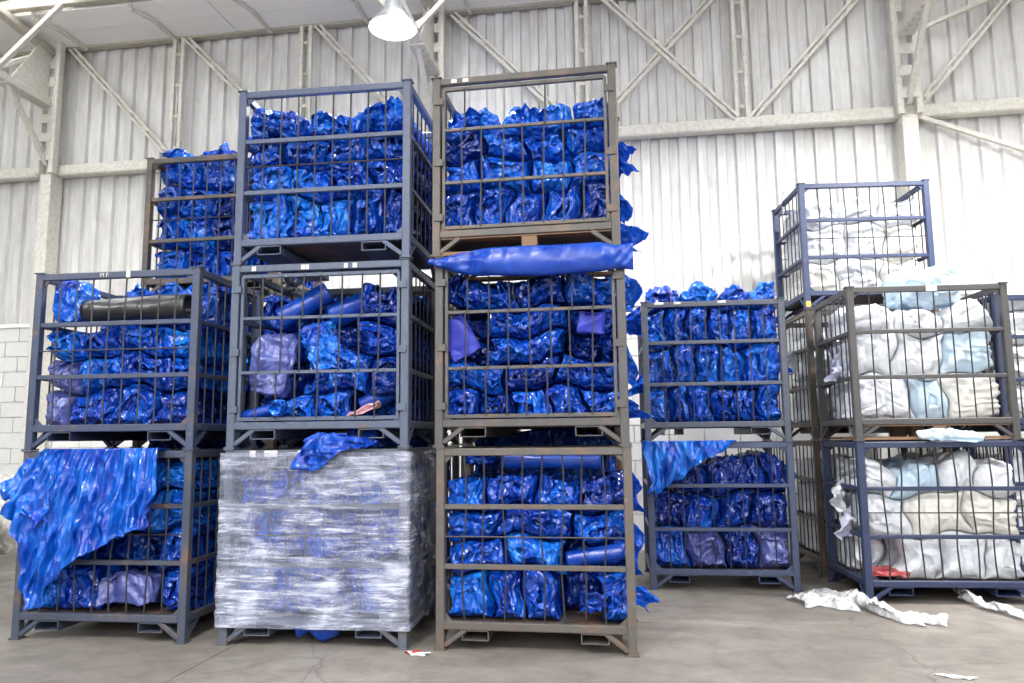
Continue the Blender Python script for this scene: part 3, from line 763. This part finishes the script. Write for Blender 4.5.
ORD = ['first', 'second', 'third', 'fourth', 'fifth', 'sixth', 'seventh']
TINT = {'azure': 'bright azure', 'navy': 'dark navy', 'violet': 'greyish violet', 'paleblue': 'pale blue', 'lilac': 'lilac', 'cream': 'cream white', 'white': 'white', 'blue': 'blue', 'tarp': 'violet-blue'}
def fill(key, rows, where, octs=OCT_BLUE, noun='film bundle', name='film_bundle', mats=('blue', 'blue', 'blue', 'blue', 'blue', 'navy', 'azure'), seed=0, y0=None, y1=None, res=0.0125, yres=None, first=0, nrows=None, xr=None, ex=(5, 11), zmax=None):
    """rows: (z0, z1, [width | (width, material[, front y])][, dome])"""
    rnd = random.Random(seed * 31 + 5)
    nrows = nrows or len(rows)
    for ri, row in enumerate(rows):
        z0, z1, ws = row[:3]; dome = row[3] if len(row) > 3 else 0.0
        xa, xb = xr or (IN_LO[0], IN_HI[0])
        ws = [w if isinstance(w, tuple) else (w, None) for w in ws]
        tot = sum(w[0] for w in ws); x = xa
        k = ri + first
        rn = 'lowest layer' if k == 0 else ('top layer' if k == nrows - 1 else ['second layer up', 'third layer up', 'fourth layer up'][k - 1])
        for wi, w in enumerate(ws):
            wd = (xb - xa) * w[0] / tot
            mt = w[1] or rnd.choice(mats)
            if mt == 'gap': x += wd; continue
            yf = w[2] if len(w) > 2 else (y0 if y0 is not None else PK_LO[1] - 0.01)
            xl = x - 0.05 if (wi == 0 and not xr) else x; xh = x + wd + (0.05 if wi == len(ws) - 1 else 0)
            lab = '%s %s, %s, %s from left, %s' % (TINT[mt], noun, rn, ORD[wi], where)
            blob(key, name, (xl, yf, z0), (xh, y1 if y1 is not None else IN_HI[1] + 0.01, z1), mt, lab, noun, 'film in ' + where,
                 expo=rnd.uniform(*ex), octs=octs, dome=dome * rnd.uniform(0.5, 1.2), res=res, yres=0.02 if (k == nrows - 1 and res < 0.02) else yres,
                 clamp=(PK_LO, np.array([PK_HI[0], PK_HI[1], zmax or 1.6])), aniso=np.array([1, 1, rnd.choice((0.5, 0.8, 1.0, 1.5))]), tile=(seed, wi == 0, wi == len(ws) - 1, k == nrows - 1))
            x += wd

ZF = ZBOT + 0.006
YB = -0.14      # bundles set back behind something standing at the front of a cage
fill('A', [(ZF, 0.42, [(1.0, 'azure'), 0.9, (1.9, 'navy', YB), 0.8]), (0.42, 0.70, [1, (1.3, None, YB), (1, None, YB), 1]), (0.70, 0.95, [1.2, 1, 1.2]), (0.95, 1.19, [1, 1.4, 0.9])], 'cage behind hanging sheet', seed=1)
blob('A', 'grey_film_bag', (-0.12, -0.43, ZF), (0.36, YB, 0.46), 'violet', 'greyish violet film bag low in the cage behind the hanging sheet', 'film bag', octs=OCT_BAG)
fill('B', [(ZF, 0.43, [(0.55, 'violet'), 1.2, 1, 1.1]), (0.43, 0.66, [(0.8, 'violet'), (0.7, 'azure'), 1, 1.1, 0.9]), (0.66, 0.87, [(0.9, 'azure'), 1, 1.1, 1])], 'cage with black roll', seed=2, nrows=4)
fill('B', [(0.87, 1.20, [1, 1.2, 1.1], 0.10)], 'behind the black roll', seed=2, y0=-0.17, first=3, nrows=4, xr=(-0.28, 0.574))
fill('C', [(ZF, 0.45, [1, 1, 1.2, 1]), (0.45, 0.75, [0.8, 1, 1.1, 1]), (0.75, 1.02, [0.7, 1.2, 1, 1]), (1.02, 1.38, [(0.9, 'azure'), 1.0, (1.1, 'azure')], 0.10)], 'brown third-level cage at left', seed=3)
fill('D', [(ZF, 0.5, [1, 1, 1]), (0.5, 0.85, [1, 1.2, 1]), (0.85, 1.13, [1, 1, 1])], 'inside the stretch-wrapped cage', seed=4, mats=('blue', 'blue', 'azure', 'blue'), res=0.02)
fill('E', [(ZF, 0.36, [(0.8, 'navy', YB), (1.0, 'blue'), (0.8, 'blue'), (1.2, 'blue', YB)]), (0.36, 0.63, [(1.2, 'navy', YB), (1.0, 'blue', YB), 1.0, 1]), (0.63, 0.86, [(1.0, 'blue', YB), (1.4, 'navy', YB), 1]), (0.86, 1.14, [(1.1, 'blue', YB), (0.7, 'navy', 0.1), (0.8, 'navy', 0.1), (1, 'navy')])], 'gated cage with grey bag', seed=5)
fill('F', [(ZF, 0.50, [1, 1, (1.0, 'azure'), 1, 0.8]), (0.50, 0.72, [(1.1, 'azure'), 1, 1, 1]), (0.72, 0.93, [0.9, 1.1, 1, 1]), (0.93, 1.10, [1.2, (1, 'azure'), (1.3, 'azure')], 0.09)], 'topmost cage above wrapped one', seed=6, ex=(8, 16))
fill('G', [(ZF, 0.46, [1, 0.8, 0.9, (1.1, 'navy', YB), 0.7]), (0.46, 0.66, [1.1, 1, (1, 'blue', YB)]), (0.66, 0.85, [1, 1.4, 1]), (0.85, 1.10, [0.8, 1.1, 1, 1.1])], 'rusty floor cage', seed=7)
fill('H', [(ZF, 0.37, [1, 1, 1, 1, 1]), (0.37, 0.56, [1.2, 1, 1.1]), (0.56, 0.74, [(0.7, 'navy', YB), 1.3, (0.7, 'navy', YB), 0.3]), (0.74, 0.92, [(0.7, 'navy', YB), 1.3, (0.7, 'navy', YB), 0.3]), (0.92, 1.14, [(0.3, 'navy'), 1.2, 1, 1])], 'cage under smooth blue sheet', seed=8, ex=(9, 18))
fill('I', [(ZF, 0.48, [1.0, 1, 1, 1.1, 0.9]), (0.48, 0.70, [0.9, (1.4, 'azure'), 1.1, 1.2]), (0.70, 0.87, [1, 1, 1, 1])], 'topmost rusty cage', seed=9, nrows=4)
fill('I', [(0.87, 1.07, [(1.0, 'azure'), (0.1, 'gap'), (1.2, 'azure'), (0.6, 'blue')], 0.08)], 'topmost rusty cage', seed=9, first=3, nrows=4)
fill('K', [(ZF, 0.49, [1, (1.2, 'violet'), 1, (1, 'violet')]), (0.49, 0.80, [1, 1, 1, 1]), (0.80, 1.15, [1.1, 1.2, (0.5, 'navy')], 0.02)], 'floor cage with corner drape', seed=11, mats=('blue', 'navy', 'blue'))
fill('J', [(ZF, 0.49, [1, 1, 1, 1, 1, 1]), (0.49, 0.86, [1, 1, 1, 1, 1.6]), (0.86, 1.20, [1, 1, 1, 1, 1, 1])], 'cage above corner-draped one', seed=12, mats=('blue', 'blue', 'blue', 'azure'), nrows=4)
fill('J', [(1.20, 1.40, [1.1, (1.2, 'azure'), 1, (0.9, 'azure')], 0.09)], 'cage above corner-draped one', seed=12, first=3, nrows=4)
fill('X', [(ZF, 0.65, [1, 1]), (0.65, 1.46, [1, 1])], 'hidden floor cage behind leftmost stack', seed=14, res=0.03, zmax=1.383)  # upper row heaped to the deck above, to block light through the gap
fill('Y', [(ZF, 0.65, [1, 1]), (0.65, 1.30, [1, 1])], 'hidden second-level cage behind leftmost stack', seed=15, res=0.03)
for q, (k2, w) in enumerate([('T0', 'floor cage behind wrapped stack'), ('T1', 'second-level cage behind wrapped stack'), ('V0', 'floor cage behind tallest stack'), ('V1', 'second-level cage behind tallest stack')]):
    fill(k2, [(ZF, 0.65, [1, 1]), (0.65, 1.46 if k2[1] == '0' else 1.28, [1, 1])], w, seed=40 + q, res=0.03, zmax=1.383)  # added film, upper rows heaped to block light between the levels
WM = ('white', 'white', 'cream', 'white')
wk = dict(noun='film bag', name='film_bag', mats=WM, octs=OCT_BAG, yres=0.03, ex=(2.6, 3.6))
fill('M', [(ZF, 0.50, [(0.9, 'white', YB + 0.1), 1, 1.1, 1]), (0.50, 0.82, [1, 1.1, 1]), (0.82, 1.12, [1, (1.2, 'paleblue'), 1, 1.1], 0.04)], 'navy floor cage', seed=21, **wk)
fill('N', [(ZF, 0.52, [1.3, (0.8, 'paleblue'), (1.2, 'cream')]), (0.52, 0.87, [1, 1, (1.1, 'paleblue')]), (0.87, 1.10, [1, 1, 1.2], 0.08)], 'dark grey cage', seed=22, **wk)
fill('O', [(ZF, 0.50, [1, 1.2, 1]), (0.50, 0.86, [1.1, 1, 1]), (0.86, 1.16, [1, 1.2, 1], 0.03)], 'high bright blue cage', seed=23, **wk)
fill('P', [(ZF, 0.55, [1, 1]), (0.55, 0.86, [1, 1]), (0.86, 1.12, [1, 1])], 'rusty cage under high blue one', seed=24, **wk)
fill('Q', [(ZF, 0.55, [1, 1]), (0.55, 0.86, [1, 1]), (0.86, 1.12, [1, 1])], 'rusty floor cage behind navy one', seed=25, **wk)
fill('R', [(ZF, 0.50, [1, 1]), (0.50, 0.86, [1, 1]), (0.86, 1.14, [1, 1]), (1.14, 1.34, [1.3, 1], 0.05)], 'cage at far right edge', seed=26, **wk)
fill('S', [(ZF, 0.65, [1, 1]), (0.65, 1.12, [1, 1])], 'floor cage at far right edge', seed=27, res=0.03, noun='film bag', name='film_bag', mats=WM, octs=OCT_BAG)

# single things in the cages -------------------------------------------------
CL = False
o = blob('N', 'pale_film_bag', (-0.20, -0.40, 1.06), (0.46, 0.30, 1.50), 'paleblue', 'big pale blue translucent film bag bulging over the dark grey cage rim', 'film bag', clamp=CL, octs=OCT_BAG, expo=3.0)
blob('M', 'pale_film_bag', (-0.22, -D / 2 - 0.10, 1.21), (0.30, -D / 2 + 0.02, 1.36), 'paleblue', 'small pale blue film bag squeezed between navy and dark grey cages', 'film bag', clamp=CL, octs=[(0.2, 0.03, 3), (0.08, 0.02, 2)], expo=2.3, tilt=-0.08, lump=0.25)
blob('M', 'red_film_bundle', (-0.585, -0.425, ZF), (-0.22, -0.06, 0.27), 'red', 'reddish film bundle at the bottom left of the navy cage', 'film bundle', octs=OCT_BAG)
blob('B', 'azure_film_bag', (-0.59, -0.42, 0.87), (-0.34, -0.05, 1.26), 'azure', 'upright azure film bag left of the black roll', 'film bag', expo=3.5, octs=[(0.3, 0.04, 3), (0.1, 0.03, 2)])
blob('E', 'grey_film_bag', (-0.59, -0.42, 0.30), (-0.17, -0.15, 0.84), 'violet', 'shiny grey-violet film bag in the gated cage', 'film bag', expo=3.0, octs=OCT_BAG, tilt=-0.25)
blob('E', 'azure_film_bag', (-0.21, -0.43, 0.43), (0.18, -0.16, 0.93), 'azure', 'bright azure film bag knotted at top in middle of gated cage', 'film bag', expo=2.6, octs=OCT_BLUE, tilt=0.35, clamp=(IN_LO - [0, 0.0, 0], IN_HI))
blob('E', 'azure_film_scrap', (-0.36, -D / 2 - 0.03, 0.17), (-0.17, -D / 2 + 0.05, 0.36), 'azure', 'small azure film scrap hanging through gate bottom', 'film scrap', expo=2.4, clamp=CL, tilt=0.5)
blob('E', 'pink_film_bundle', (0.10, -0.42, 0.19), (0.44, -0.25, 0.30), 'pink', 'pinkish film bundle at bottom right of gated cage', 'film bundle', expo=3, tilt=0.28, octs=OCT_BAG)
def roll(key, name, p0, p1, r0, mat, label, hollow=True, flat=1.0):
    p0 = np.array(p0, float); p1 = np.array(p1, float); d = p1 - p0; L = np.linalg.norm(d); d /= L
    a = np.array((0, 0, 1.0)); e1 = np.cross(d, a); e1 /= np.linalg.norm(e1); e2 = np.cross(e1, d)
    n, m = 30, 24; rng = np.random.default_rng(int(1000 * r0 + 7 * L * 100))
    V = []
    prof = [(i / m * L, 1.0) for i in range(m + 1)]
    prof = [(0.05 * 0, 0.80)] + prof + [(L, 0.80), (L - 0.25, 0.78)] if hollow else [(0, 0.02)] + prof + [(L, 0.02)]
    for s_, rr in prof:
        for k in range(n):
            t = 2 * math.pi * k / n
            w = rr * r0 * (1 + 0.03 * math.sin(3 * t + 7 * s_) + 0.02 * math.sin(5 * t - 19 * s_))
            V.append(p0 + d * s_ + w * math.cos(t) * e1 + w * flat * math.sin(t) * e2)
    mm = len(prof)
    Fc = [(i * n + k, (i + 1) * n + k, (i + 1) * n + (k + 1) % n, i * n + (k + 1) % n) for i in range(mm - 1) for k in range(n)]
    if hollow: Fc += [tuple(range(n)), tuple((mm - 1) * n + k for k in range(n - 1, -1, -1))]
    else: Fc += [tuple(range(n)), tuple((mm - 1) * n + k for k in range(n - 1, -1, -1))]
    me = new_mesh(name, V, Fc, M[mat], True)
    o = link(name, me); r = CG[key]
    o.matrix_world = Matrix.Translation(r.location) @ Matrix.Rotation(r.rotation_euler[2], 4, 'Z') @ Matrix.Diagonal((*r.scale, 1))
    tag(o, label, 'roll'); return o
roll('B', 'black_plastic_roll', (-0.33, -0.29, 0.99), (0.46, -0.30, 1.005), 0.088, 'black', 'glossy black plastic roll lying across the upper left cage')
roll('E', 'film_roll', (-0.36, -0.24, 0.90), (-0.04, -0.16, 1.10), 0.075, 'tarp', 'smooth violet-blue film roll leaning at upper left in the gated cage')
roll('E', 'film_roll', (-0.02, -0.10, 0.93), (0.34, -0.16, 1.06), 0.085, 'tarp', 'smooth violet-blue film roll leaning behind the azure bag')
roll('E', 'film_roll', (0.24, -0.22, 0.28), (0.54, -0.22, 0.44), 0.065, 'tarp', 'small violet-blue film roll at bottom right of gated cage')
roll('E', 'film_roll', (-0.56, -0.35, 0.21), (-0.26, -0.35, 0.28), 0.045, 'tarp', 'thin violet-blue film roll under the grey bag in the gated cage')
roll('G', 'film_roll', (-0.22, -0.25, 1.17), (0.42, -0.24, 1.16), 0.09, 'tarp', 'wide smooth blue film roll on top of the rusty floor cage', flat=0.7)
roll('G', 'film_roll', (0.20, -0.33, 0.54), (0.56, -0.34, 0.60), 0.05, 'tarp', 'thin blue film roll lying at right in the rusty floor cage')
blob('G', 'film_bundle', (-0.58, -0.38, 1.06), (-0.22, 0.1, 1.27), 'blue', 'round dark blue film bundle at upper left on rusty floor cage', 'film bundle', expo=2.6)
blob('G', 'knotted_film_bag', (0.22, -D / 2 + 0.01, ZF), (0.50, -0.15, 0.42), 'blue', 'shiny knotted blue bag bulging at bottom right of rusty floor cage', 'film bag', clamp=(IN_LO - [0, 0.02, 0], IN_HI), expo=2.8)

# sheets ---------------------------------------------------------------------
def sheet(key, name, fn, nu, nv, mat, label, cat='film sheet', th=0.003, mw=None):
    """fn(u, v) -> xyz arrays; a thin two-sided shell"""
    u, v = np.meshgrid(np.linspace(0, 1, nu), np.linspace(0, 1, nv)); P = fn(u.ravel(), v.ravel()).reshape(nv, nu, 3)
    du = np.gradient(P, axis=1); dv = np.gradient(P, axis=0); n = np.cross(du, dv); n /= np.linalg.norm(n, axis=2)[..., None] + 1e-9
    V = np.concatenate([(P + n * th / 2).reshape(-1, 3), (P - n * th / 2).reshape(-1, 3)]); N = nu * nv
    idx = np.arange(N).reshape(nv, nu)
    a = np.stack([idx[:-1, :-1], idx[:-1, 1:], idx[1:, 1:], idx[1:, :-1]], -1).reshape(-1, 4)
    b = a[:, ::-1] + N
    rim = np.concatenate([idx[0, :], idx[1:, -1], idx[-1, -2::-1], idx[-2:0:-1, 0]]); r2 = np.roll(rim, -1)
    c = np.stack([r2, rim, rim + N, r2 + N], -1)
    me = new_mesh(name, V, np.concatenate([a, b, c]), M[mat], True)
    o = link(name, me)
    if mw is not None: o.matrix_world = mw
    elif key:
        r = CG[key]; o.matrix_world = Matrix.Translation(r.location) @ Matrix.Rotation(r.rotation_euler[2], 4, 'Z') @ Matrix.Diagonal((*r.scale, 1))
    tag(o, label, cat); return o
def itp(u, xs, ys): return np.interp(u, xs, ys)
def xA(px): return -W / 2 + (px - 14) / 172.0 * W
YF = -D / 2
def hang(seed, top_x, bot_x, zt, length, yoff=0.03, fold=0.05, nf=7, back=0.10, curve=None):
    """film hanging over a top rail: starts inside the cage, folds over, hangs in pleats"""
    def fn(u, v):
        rng = np.random.default_rng(seed)
        us = np.linspace(0, 1, len(top_x)); L = itp(u, np.linspace(0, 1, len(length)), length)
        tv = np.clip((v - 0.10) / 0.90, 0, 1); bv = np.clip((0.10 - v) / 0.10, 0, 1)
        x = itp(u, us, top_x) * (1 - tv ** 0.8) + itp(u, np.linspace(0, 1, len(bot_x)), bot_x) * tv ** 0.8
        z = zt - L * tv - 0.02 * bv
        x = x + tv * (0.022 * np.sin(z * 15 + seed) + 0.012 * np.sin(z * 37 + 2 * seed)) * (0.4 + 0.6 * np.abs(2 * u - 1))
        z = z + tv * (0.022 * np.sin(u * 21 + seed) + 0.012 * np.sin(u * 53))
        y = YF - yoff + back * bv
        P = np.stack([x, y, z], -1)
        w = 0.04 * np.sin(z * 7 + rng.uniform(0, 6)) + 0.02 * np.sin(z * 17 + u * 5)
        pl = tri(u * nf + 2.0 * w + 0.2 * np.sin(u * 9)) * 0.65 + tri(u * nf * 2.3 + 0.3 - 3 * w) * 0.35
        amp = fold * (0.25 + 0.75 * tv) * (1 - bv)
        q = crumple(P * np.array([1, 1, 0.55]) + seed, rng, [(0.24, 0.10, 3), (0.10, 0.05, 2), (0.05, 0.015, 2)])
        P[:, 1] -= amp * pl + (1 - bv) * q * (0.5 + 0.5 * tv)
        P[:, 2] += 0.35 * (q - 0.08) * tv; P[:, 0] += 0.25 * (q - 0.08) * tv
        return P
    return fn
sheet('A', 'hanging_film_sheet', hang(5, [xA(48), xA(75), xA(105), xA(135), xA(160)], [xA(20), xA(32), xA(46), xA(62), xA(85), xA(108), xA(130), xA(152), xA(166)],
      1.262, [0.40, 0.55, 1.02, 0.98, 0.86, 0.66, 0.62, 0.58, 0.50, 0.42], fold=0.11), 120, 110, 'sheet', 'large crumpled blue film sheet hanging over the front of the lower left cage')
sheet('A', 'film_sheet_corner', hang(9, [xA(30), xA(45), xA(60)], [xA(14), xA(28), xA(46), xA(60)], 1.20, [0.20, 0.36, 0.42, 0.40], fold=0.05, nf=3, yoff=0.04), 40, 50, 'azure', 'azure film flap sticking out past the left post of the lower left cage')
sheet('K', 'draped_film_sheet', hang(12, [-0.66, -0.4, -0.1, 0.14], [-0.60, -0.53, -0.42, -0.1, 0.14], 1.262, [0.46, 0.44, 0.42, 0.26, 0.12, 0.03], fold=0.04, nf=5), 70, 50, 'sheet', 'blue film sheet draped over upper left corner of its floor cage')
def tuft_fn(u, v):
    rng = np.random.default_rng(21)
    x = -0.06 + 0.52 * u - 0.05 * v; z = 1.355 - v * itp(u, [0, 0.15, 0.35, 0.6, 1], [0.17, 0.24, 0.22, 0.10, 0.04]) - itp(u, [0, 0.2, 0.5, 1], [0.05, 0.0, 0.02, 0.05])
    P = np.stack([x, YF - 0.05 - 0.03 * v + 0 * u, z], -1)
    q = crumple(P, rng, [(0.16, 0.13, 3), (0.07, 0.06, 2), (0.04, 0.02, 2)])
    P[:, 1] += (q - 0.12) * 0.9; P[:, 2] += (q - 0.1) * 0.3; P[:, 0] += (q - 0.1) * 0.3
    return P
sheet('D', 'film_tuft', tuft_fn, 56, 28, 'sheet', 'crumpled blue film tuft poking out above the front of the stretch-wrapped cage', 'film tuft')
blob('D', 'film_tuft', (0.08, YF + 0.05, 1.255), (0.46, YF + 0.4, 1.365), 'blue', 'blue film heap squeezed on top of the stretch-wrapped cage', 'film tuft', clamp=CL, expo=2.5, lump=0.2)
def tarp_fn(u, v):
    th = 2 * math.pi * v + math.pi
    hh = itp(u, [0, 0.06, 0.15, 0.25, 0.5, 0.85, 0.93, 1.0], [0.012, 0.030, 0.064, 0.086, 0.098, 0.092, 0.07, 0.085])
    dd = itp(u, [0, 0.1, 0.3, 0.9, 1.0], [0.02, 0.045, 0.06, 0.055, 0.03])
    x = -0.655 + 1.33 * u
    zc = itp(u, [0, 0.25, 0.6, 1.0], [1.205, 1.185, 1.175, 1.185])
    rng = np.random.default_rng(4)
    P = np.stack([x, YF - 0.075 - dd * np.cos(th), zc + hh * np.sin(th)], -1)
    q = crumple(P, rng, [(0.16, 0.07, 3), (0.07, 0.03, 2)])
    k = itp(u, [0, 0.22, 0.32, 0.85, 0.95, 1], [1, 1, 0.15, 0.12, 0.8, 1])
    P[:, 1] += q * k
    return P
sheet('H', 'smooth_film_sheet', tarp_fn, 90, 33, 'tarp', 'smooth folded dark blue film sheet lying along top front of the middle rusty cage')
for (x0, x1, z0, z1, tl) in [(-0.6, -0.36, 0.56, 0.86, 0.5), (0.30, 0.50, 0.70, 0.87, -0.1)]:
    blob('H', 'flat_film_fold', (x0, YF + 0.045, z0), (x1, YF + 0.10, z1), 'fold', 'flat violet-blue film fold at the ' + ('left' if x0 < 0 else 'right') + ' in the cage under the smooth sheet', 'film fold', clamp=(IN_LO - [0.01, 0.012, 0], IN_HI), expo=9, tilt=tl, octs=[(0.25, 0.03, 2), (0.1, 0.012, 2)], lump=0.05)
# stretch wrap round cage D: a closed band of film pulled tight, finely ridged
def wrap_fn(u, v):
    e = 0.016; hx, hy = W / 2 + e, D / 2 + e
    per = np.array([0, 2 * hx, 2 * hx + 2 * hy, 4 * hx + 2 * hy, 4 * hx + 4 * hy]); s_ = u * per[-1] * 0.9999
    x = np.interp(s_, per, [-hx, hx, hx, -hx, -hx]); y = np.interp(s_, per, [-hy, -hy, hy, hy, -hy])
    z = 0.115 + 1.11 * v
    P = np.stack([x, y, z], -1); rng = np.random.default_rng(3)
    q = crumple(np.stack([s_ * 0.25 , z * 0, z + 0.06 * s_], -1), rng, [(0.10, 0.008, 3), (0.035, 0.006, 3)]) + crumple(np.stack([s_ * 0.2, z * 0, z - 0.15 * s_], -1) + 5, rng, [(0.07, 0.006, 3)])
    nx = np.where(np.abs(np.abs(x) - hx) < 1e-6, np.sign(x), 0); ny = np.where(np.abs(np.abs(y) - hy) < 1e-6, np.sign(y), 0)
    P[:, 0] += nx * (q - 0.006); P[:, 1] += ny * (q - 0.006)
    return P
o = sheet('D', 'stretch_wrap', wrap_fn, 220, 130, 'wrap', 'streaky clear stretch wrap pulled round the floor cage of the second stack', 'stretch wrap', th=0.001)
sheet('D', 'film_flap', lambda u, v: np.stack([-0.12 + 0.28 * u, YF + 0.06 + 0.05 * v - 0.04 * tri(u * 2.2), ZBOT - 0.03 - v * (0.05 + 0.06 * tri(u * 1.3 + 0.2))], -1), 14, 6, 'tarp', 'small blue film flap hanging below the stretch-wrapped cage')

# loose film bulging out between bars
def poke(key, side, y, z, sy, sz, out, mat, label):
    _seed[0] += 1; sd = _seed[0]
    def fn(u, v):
        rng = np.random.default_rng(sd)
        w = 0.75 + 0.25 * np.sin(u * 7 + sd) ; t = rng.uniform(-0.5, 0.5)
        X = side * (W / 2 - 0.035 + (0.035 + out * 1.5) * v * (0.75 + 0.25 * np.sin(5 * u + sd)))
        Z = z + (u - 0.5) * 2 * sz * (1.1 - 0.45 * v * w) + t * 0.10 * v - 0.05 * v * v
        Y = y + 0.03 * np.sin(9 * u + sd) + 0 * v
        P = np.stack([X, Y, Z], -1)
        q = crumple(P + sd, rng, [(0.12, 0.10, 3), (0.05, 0.04, 2)])
        P[:, 1] += (q - 0.07) * 1.3; P[:, 0] += side * 0.1 * (q - 0.07)
        return P
    sheet(key, 'film_flap', fn, 30, 18, 'flap' if mat in ('azure', 'blue') else mat, label, 'film scrap')
poke('I', 1, 0.30, 0.86, 0.12, 0.12, 0.10, 'azure', 'azure film sticking out high on the right of the topmost rusty cage')
poke('I', 1, 0.10, 0.22, 0.10, 0.09, 0.13, 'blue', 'blue film corner sticking out low on the right of the topmost rusty cage')
poke('I', 1, 0.28, 0.50, 0.10, 0.10, 0.06, 'azure', 'azure film scrap midway on the right of the topmost rusty cage')
poke('H', 1, 0.10, 1.05, 0.12, 0.14, 0.08, 'azure', 'azure film bulge at upper right side of the middle rusty cage')
poke('H', 1, 0.20, 0.62, 0.12, 0.16, 0.05, 'blue', 'blue film bulge on right side of the middle rusty cage')
poke('H', 1, 0.25, 0.25, 0.10, 0.07, 0.10, 'azure', 'azure film scrap low on right side of the middle rusty cage')
poke('G', 1, 0.10, 0.95, 0.14, 0.14, 0.06, 'blue', 'blue film bulge at upper right side of the rusty floor cage')
poke('G', 1, 0.15, 0.55, 0.14, 0.18, 0.05, 'blue', 'blue film bulge midway on right side of the rusty floor cage')
poke('G', 1, -0.1, 0.30, 0.07, 0.05, 0.10, 'azure', 'small azure film tip low on right side of the rusty floor cage')
poke('G', -1, -0.2, 0.86, 0.06, 0.05, 0.05, 'blue', 'blue film tip poking out left of the rusty floor cage')
poke('J', -1, 0.0, 1.14, 0.16, 0.14, 0.13, 'azure', 'azure film bulge at upper left side of the grey-blue cage')
poke('J', -1, -0.1, 0.55, 0.12, 0.09, 0.10, 'azure', 'azure film bulge low on left side of the grey-blue cage')
poke('J', 1, 0.0, 0.72, 0.12, 0.10, 0.10, 'azure', 'azure film bulge on right side of the grey-blue cage')
poke('J', 1, 0.1, 1.1, 0.10, 0.06, 0.08, 'azure', 'azure film tip at upper right side of the grey-blue cage')
poke('K', 1, 0.0, 0.98, 0.10, 0.08, 0.08, 'blue', 'blue film bulge on right side of the floor cage with corner drape')
poke('C', -1, -0.2, 1.24, 0.14, 0.08, 0.03, 'azure', 'azure film bulge over left rim of the brown third-level cage')
poke('M', -1, 0.0, 0.80, 0.12, 0.13, 0.06, 'white', 'white film bulge high on left side of the navy cage')
poke('M', -1, -0.15, 0.60, 0.12, 0.12, 0.07, 'lilac', 'lilac film bulge midway on left side of the navy cage')
poke('N', -1, -0.1, 0.62, 0.14, 0.12, 0.06, 'lilac', 'lilac film bulge on left side of the dark grey cage')
poke('P', -1, 0.0, 0.78, 0.14, 0.12, 0.07, 'white', 'white film bulge on left side of the rusty cage under high blue one')
poke('O', -1, 0.1, 1.24, 0.2, 0.10, 0.02, 'white', 'white film bag bulging over left rim of high blue cage')

# loose things on the floor
def px_floor(x, y, z=0.0):
    d = Vector(((x - 512) / FPX, 0, 0))
    r = _r * ((x - 512) / FPX) - _u * ((y - 341.5) / FPX) + _F
    k = (z - HC) / r.z; return np.array((r.x * k, r.y * k, z))
def floor_sheet(path, widths, seed, hgt):
    P0 = np.array(path, float)
    def fn(u, v):
        rng = np.random.default_rng(seed); us = np.linspace(0, 1, len(P0))
        cx = np.interp(u, us, P0[:, 0]); cy = np.interp(u, us, P0[:, 1]); cz = np.interp(u, us, P0[:, 2])
        w = np.interp(u, np.linspace(0, 1, len(widths)), widths) * (1 + 0.25 * np.sin(u * 23 + seed) + 0.15 * np.sin(u * 57))
        P = np.stack([cx + 0.03 * np.sin(v * 5 + u * 11), cy + (v - 0.5) * w, cz * np.ones_like(u)], -1)
        q = crumple(P + seed, rng, [(0.20, 0.6, 3), (0.08, 0.4, 3)])
        P[:, 2] += 0.004 + hgt * np.clip(q - 0.15, 0, None) * (np.sin(np.pi * np.clip(v, 0, 1)) ** 0.7 * 0.9 + 0.1)
        return P
    return fn
a_ = px_floor(797, 604); b_ = px_floor(850, 600); c_ = px_floor(880, 616); d_ = px_floor(946, 625)
sheet(None, 'clear_film_sheet', floor_sheet([a_, b_, c_, d_], [0.30, 0.62, 0.50, 0.52, 0.36, 0.12], 3, 0.15), 100, 50, 'clear', 'crumpled clear film sheet lying on the concrete in front of the navy cage')
e_ = px_floor(945, 592); e_[2] = 0.10; e_[1] += 0.0; f_ = px_floor(975, 607); f_[2] = 0.02; g_ = px_floor(1022, 619)
sheet(None, 'white_film_tail', floor_sheet([e_, f_, g_], [0.20, 0.34, 0.26, 0.36], 8, 0.13), 60, 34, 'clear', 'white film tail trailing from under the navy cage onto the floor')
h1 = px_floor(940, 676); h2 = px_floor(974, 680)
sheet(None, 'paper_scrap', floor_sheet([h1, h2], [0.03, 0.03, 0.02], 2, 0.015), 16, 5, 'scrap', 'small white scrap on the floor at bottom right', 'litter')
i1 = px_floor(409, 654); i2 = px_floor(426, 656)
lr = sheet(None, 'litter_scrap', floor_sheet([i1, i2], [0.04, 0.05, 0.03], 6, 0.03), 14, 6, 'scrap', 'small red and white scrap on the floor beside the stretch-wrapped cage', 'litter')
rp = sheet(None, 'red_print', floor_sheet([px_floor(409, 654), px_floor(417, 655)], [0.03, 0.03], 5, 0.045), 9, 5, 'scrapred', 'red', 'litter')
for k_ in ('label', 'category'): del rp[k_]
rp.parent = lr
# pale sacks by the wall at the far left
for q, (x, y, sx, sz, lab) in enumerate([(-5.95, 8.35, 0.42, 0.62, 'dirty white film sack on the floor at the left edge by the block wall'), (-5.85, 8.62, 0.4, 1.0, 'taller pale film sack behind the sack at the left edge')]):
    blob(None, 'film_sack', (x - sx, y - 0.30 if q == 0 else y - 0.12, 0.0), (x + sx, y + 0.10, sz), 'cream', lab, 'sack', clamp=(np.array([-9, 0, 0.002]), np.array([9, 9.2, 3])), octs=OCT_BAG, expo=3.2)
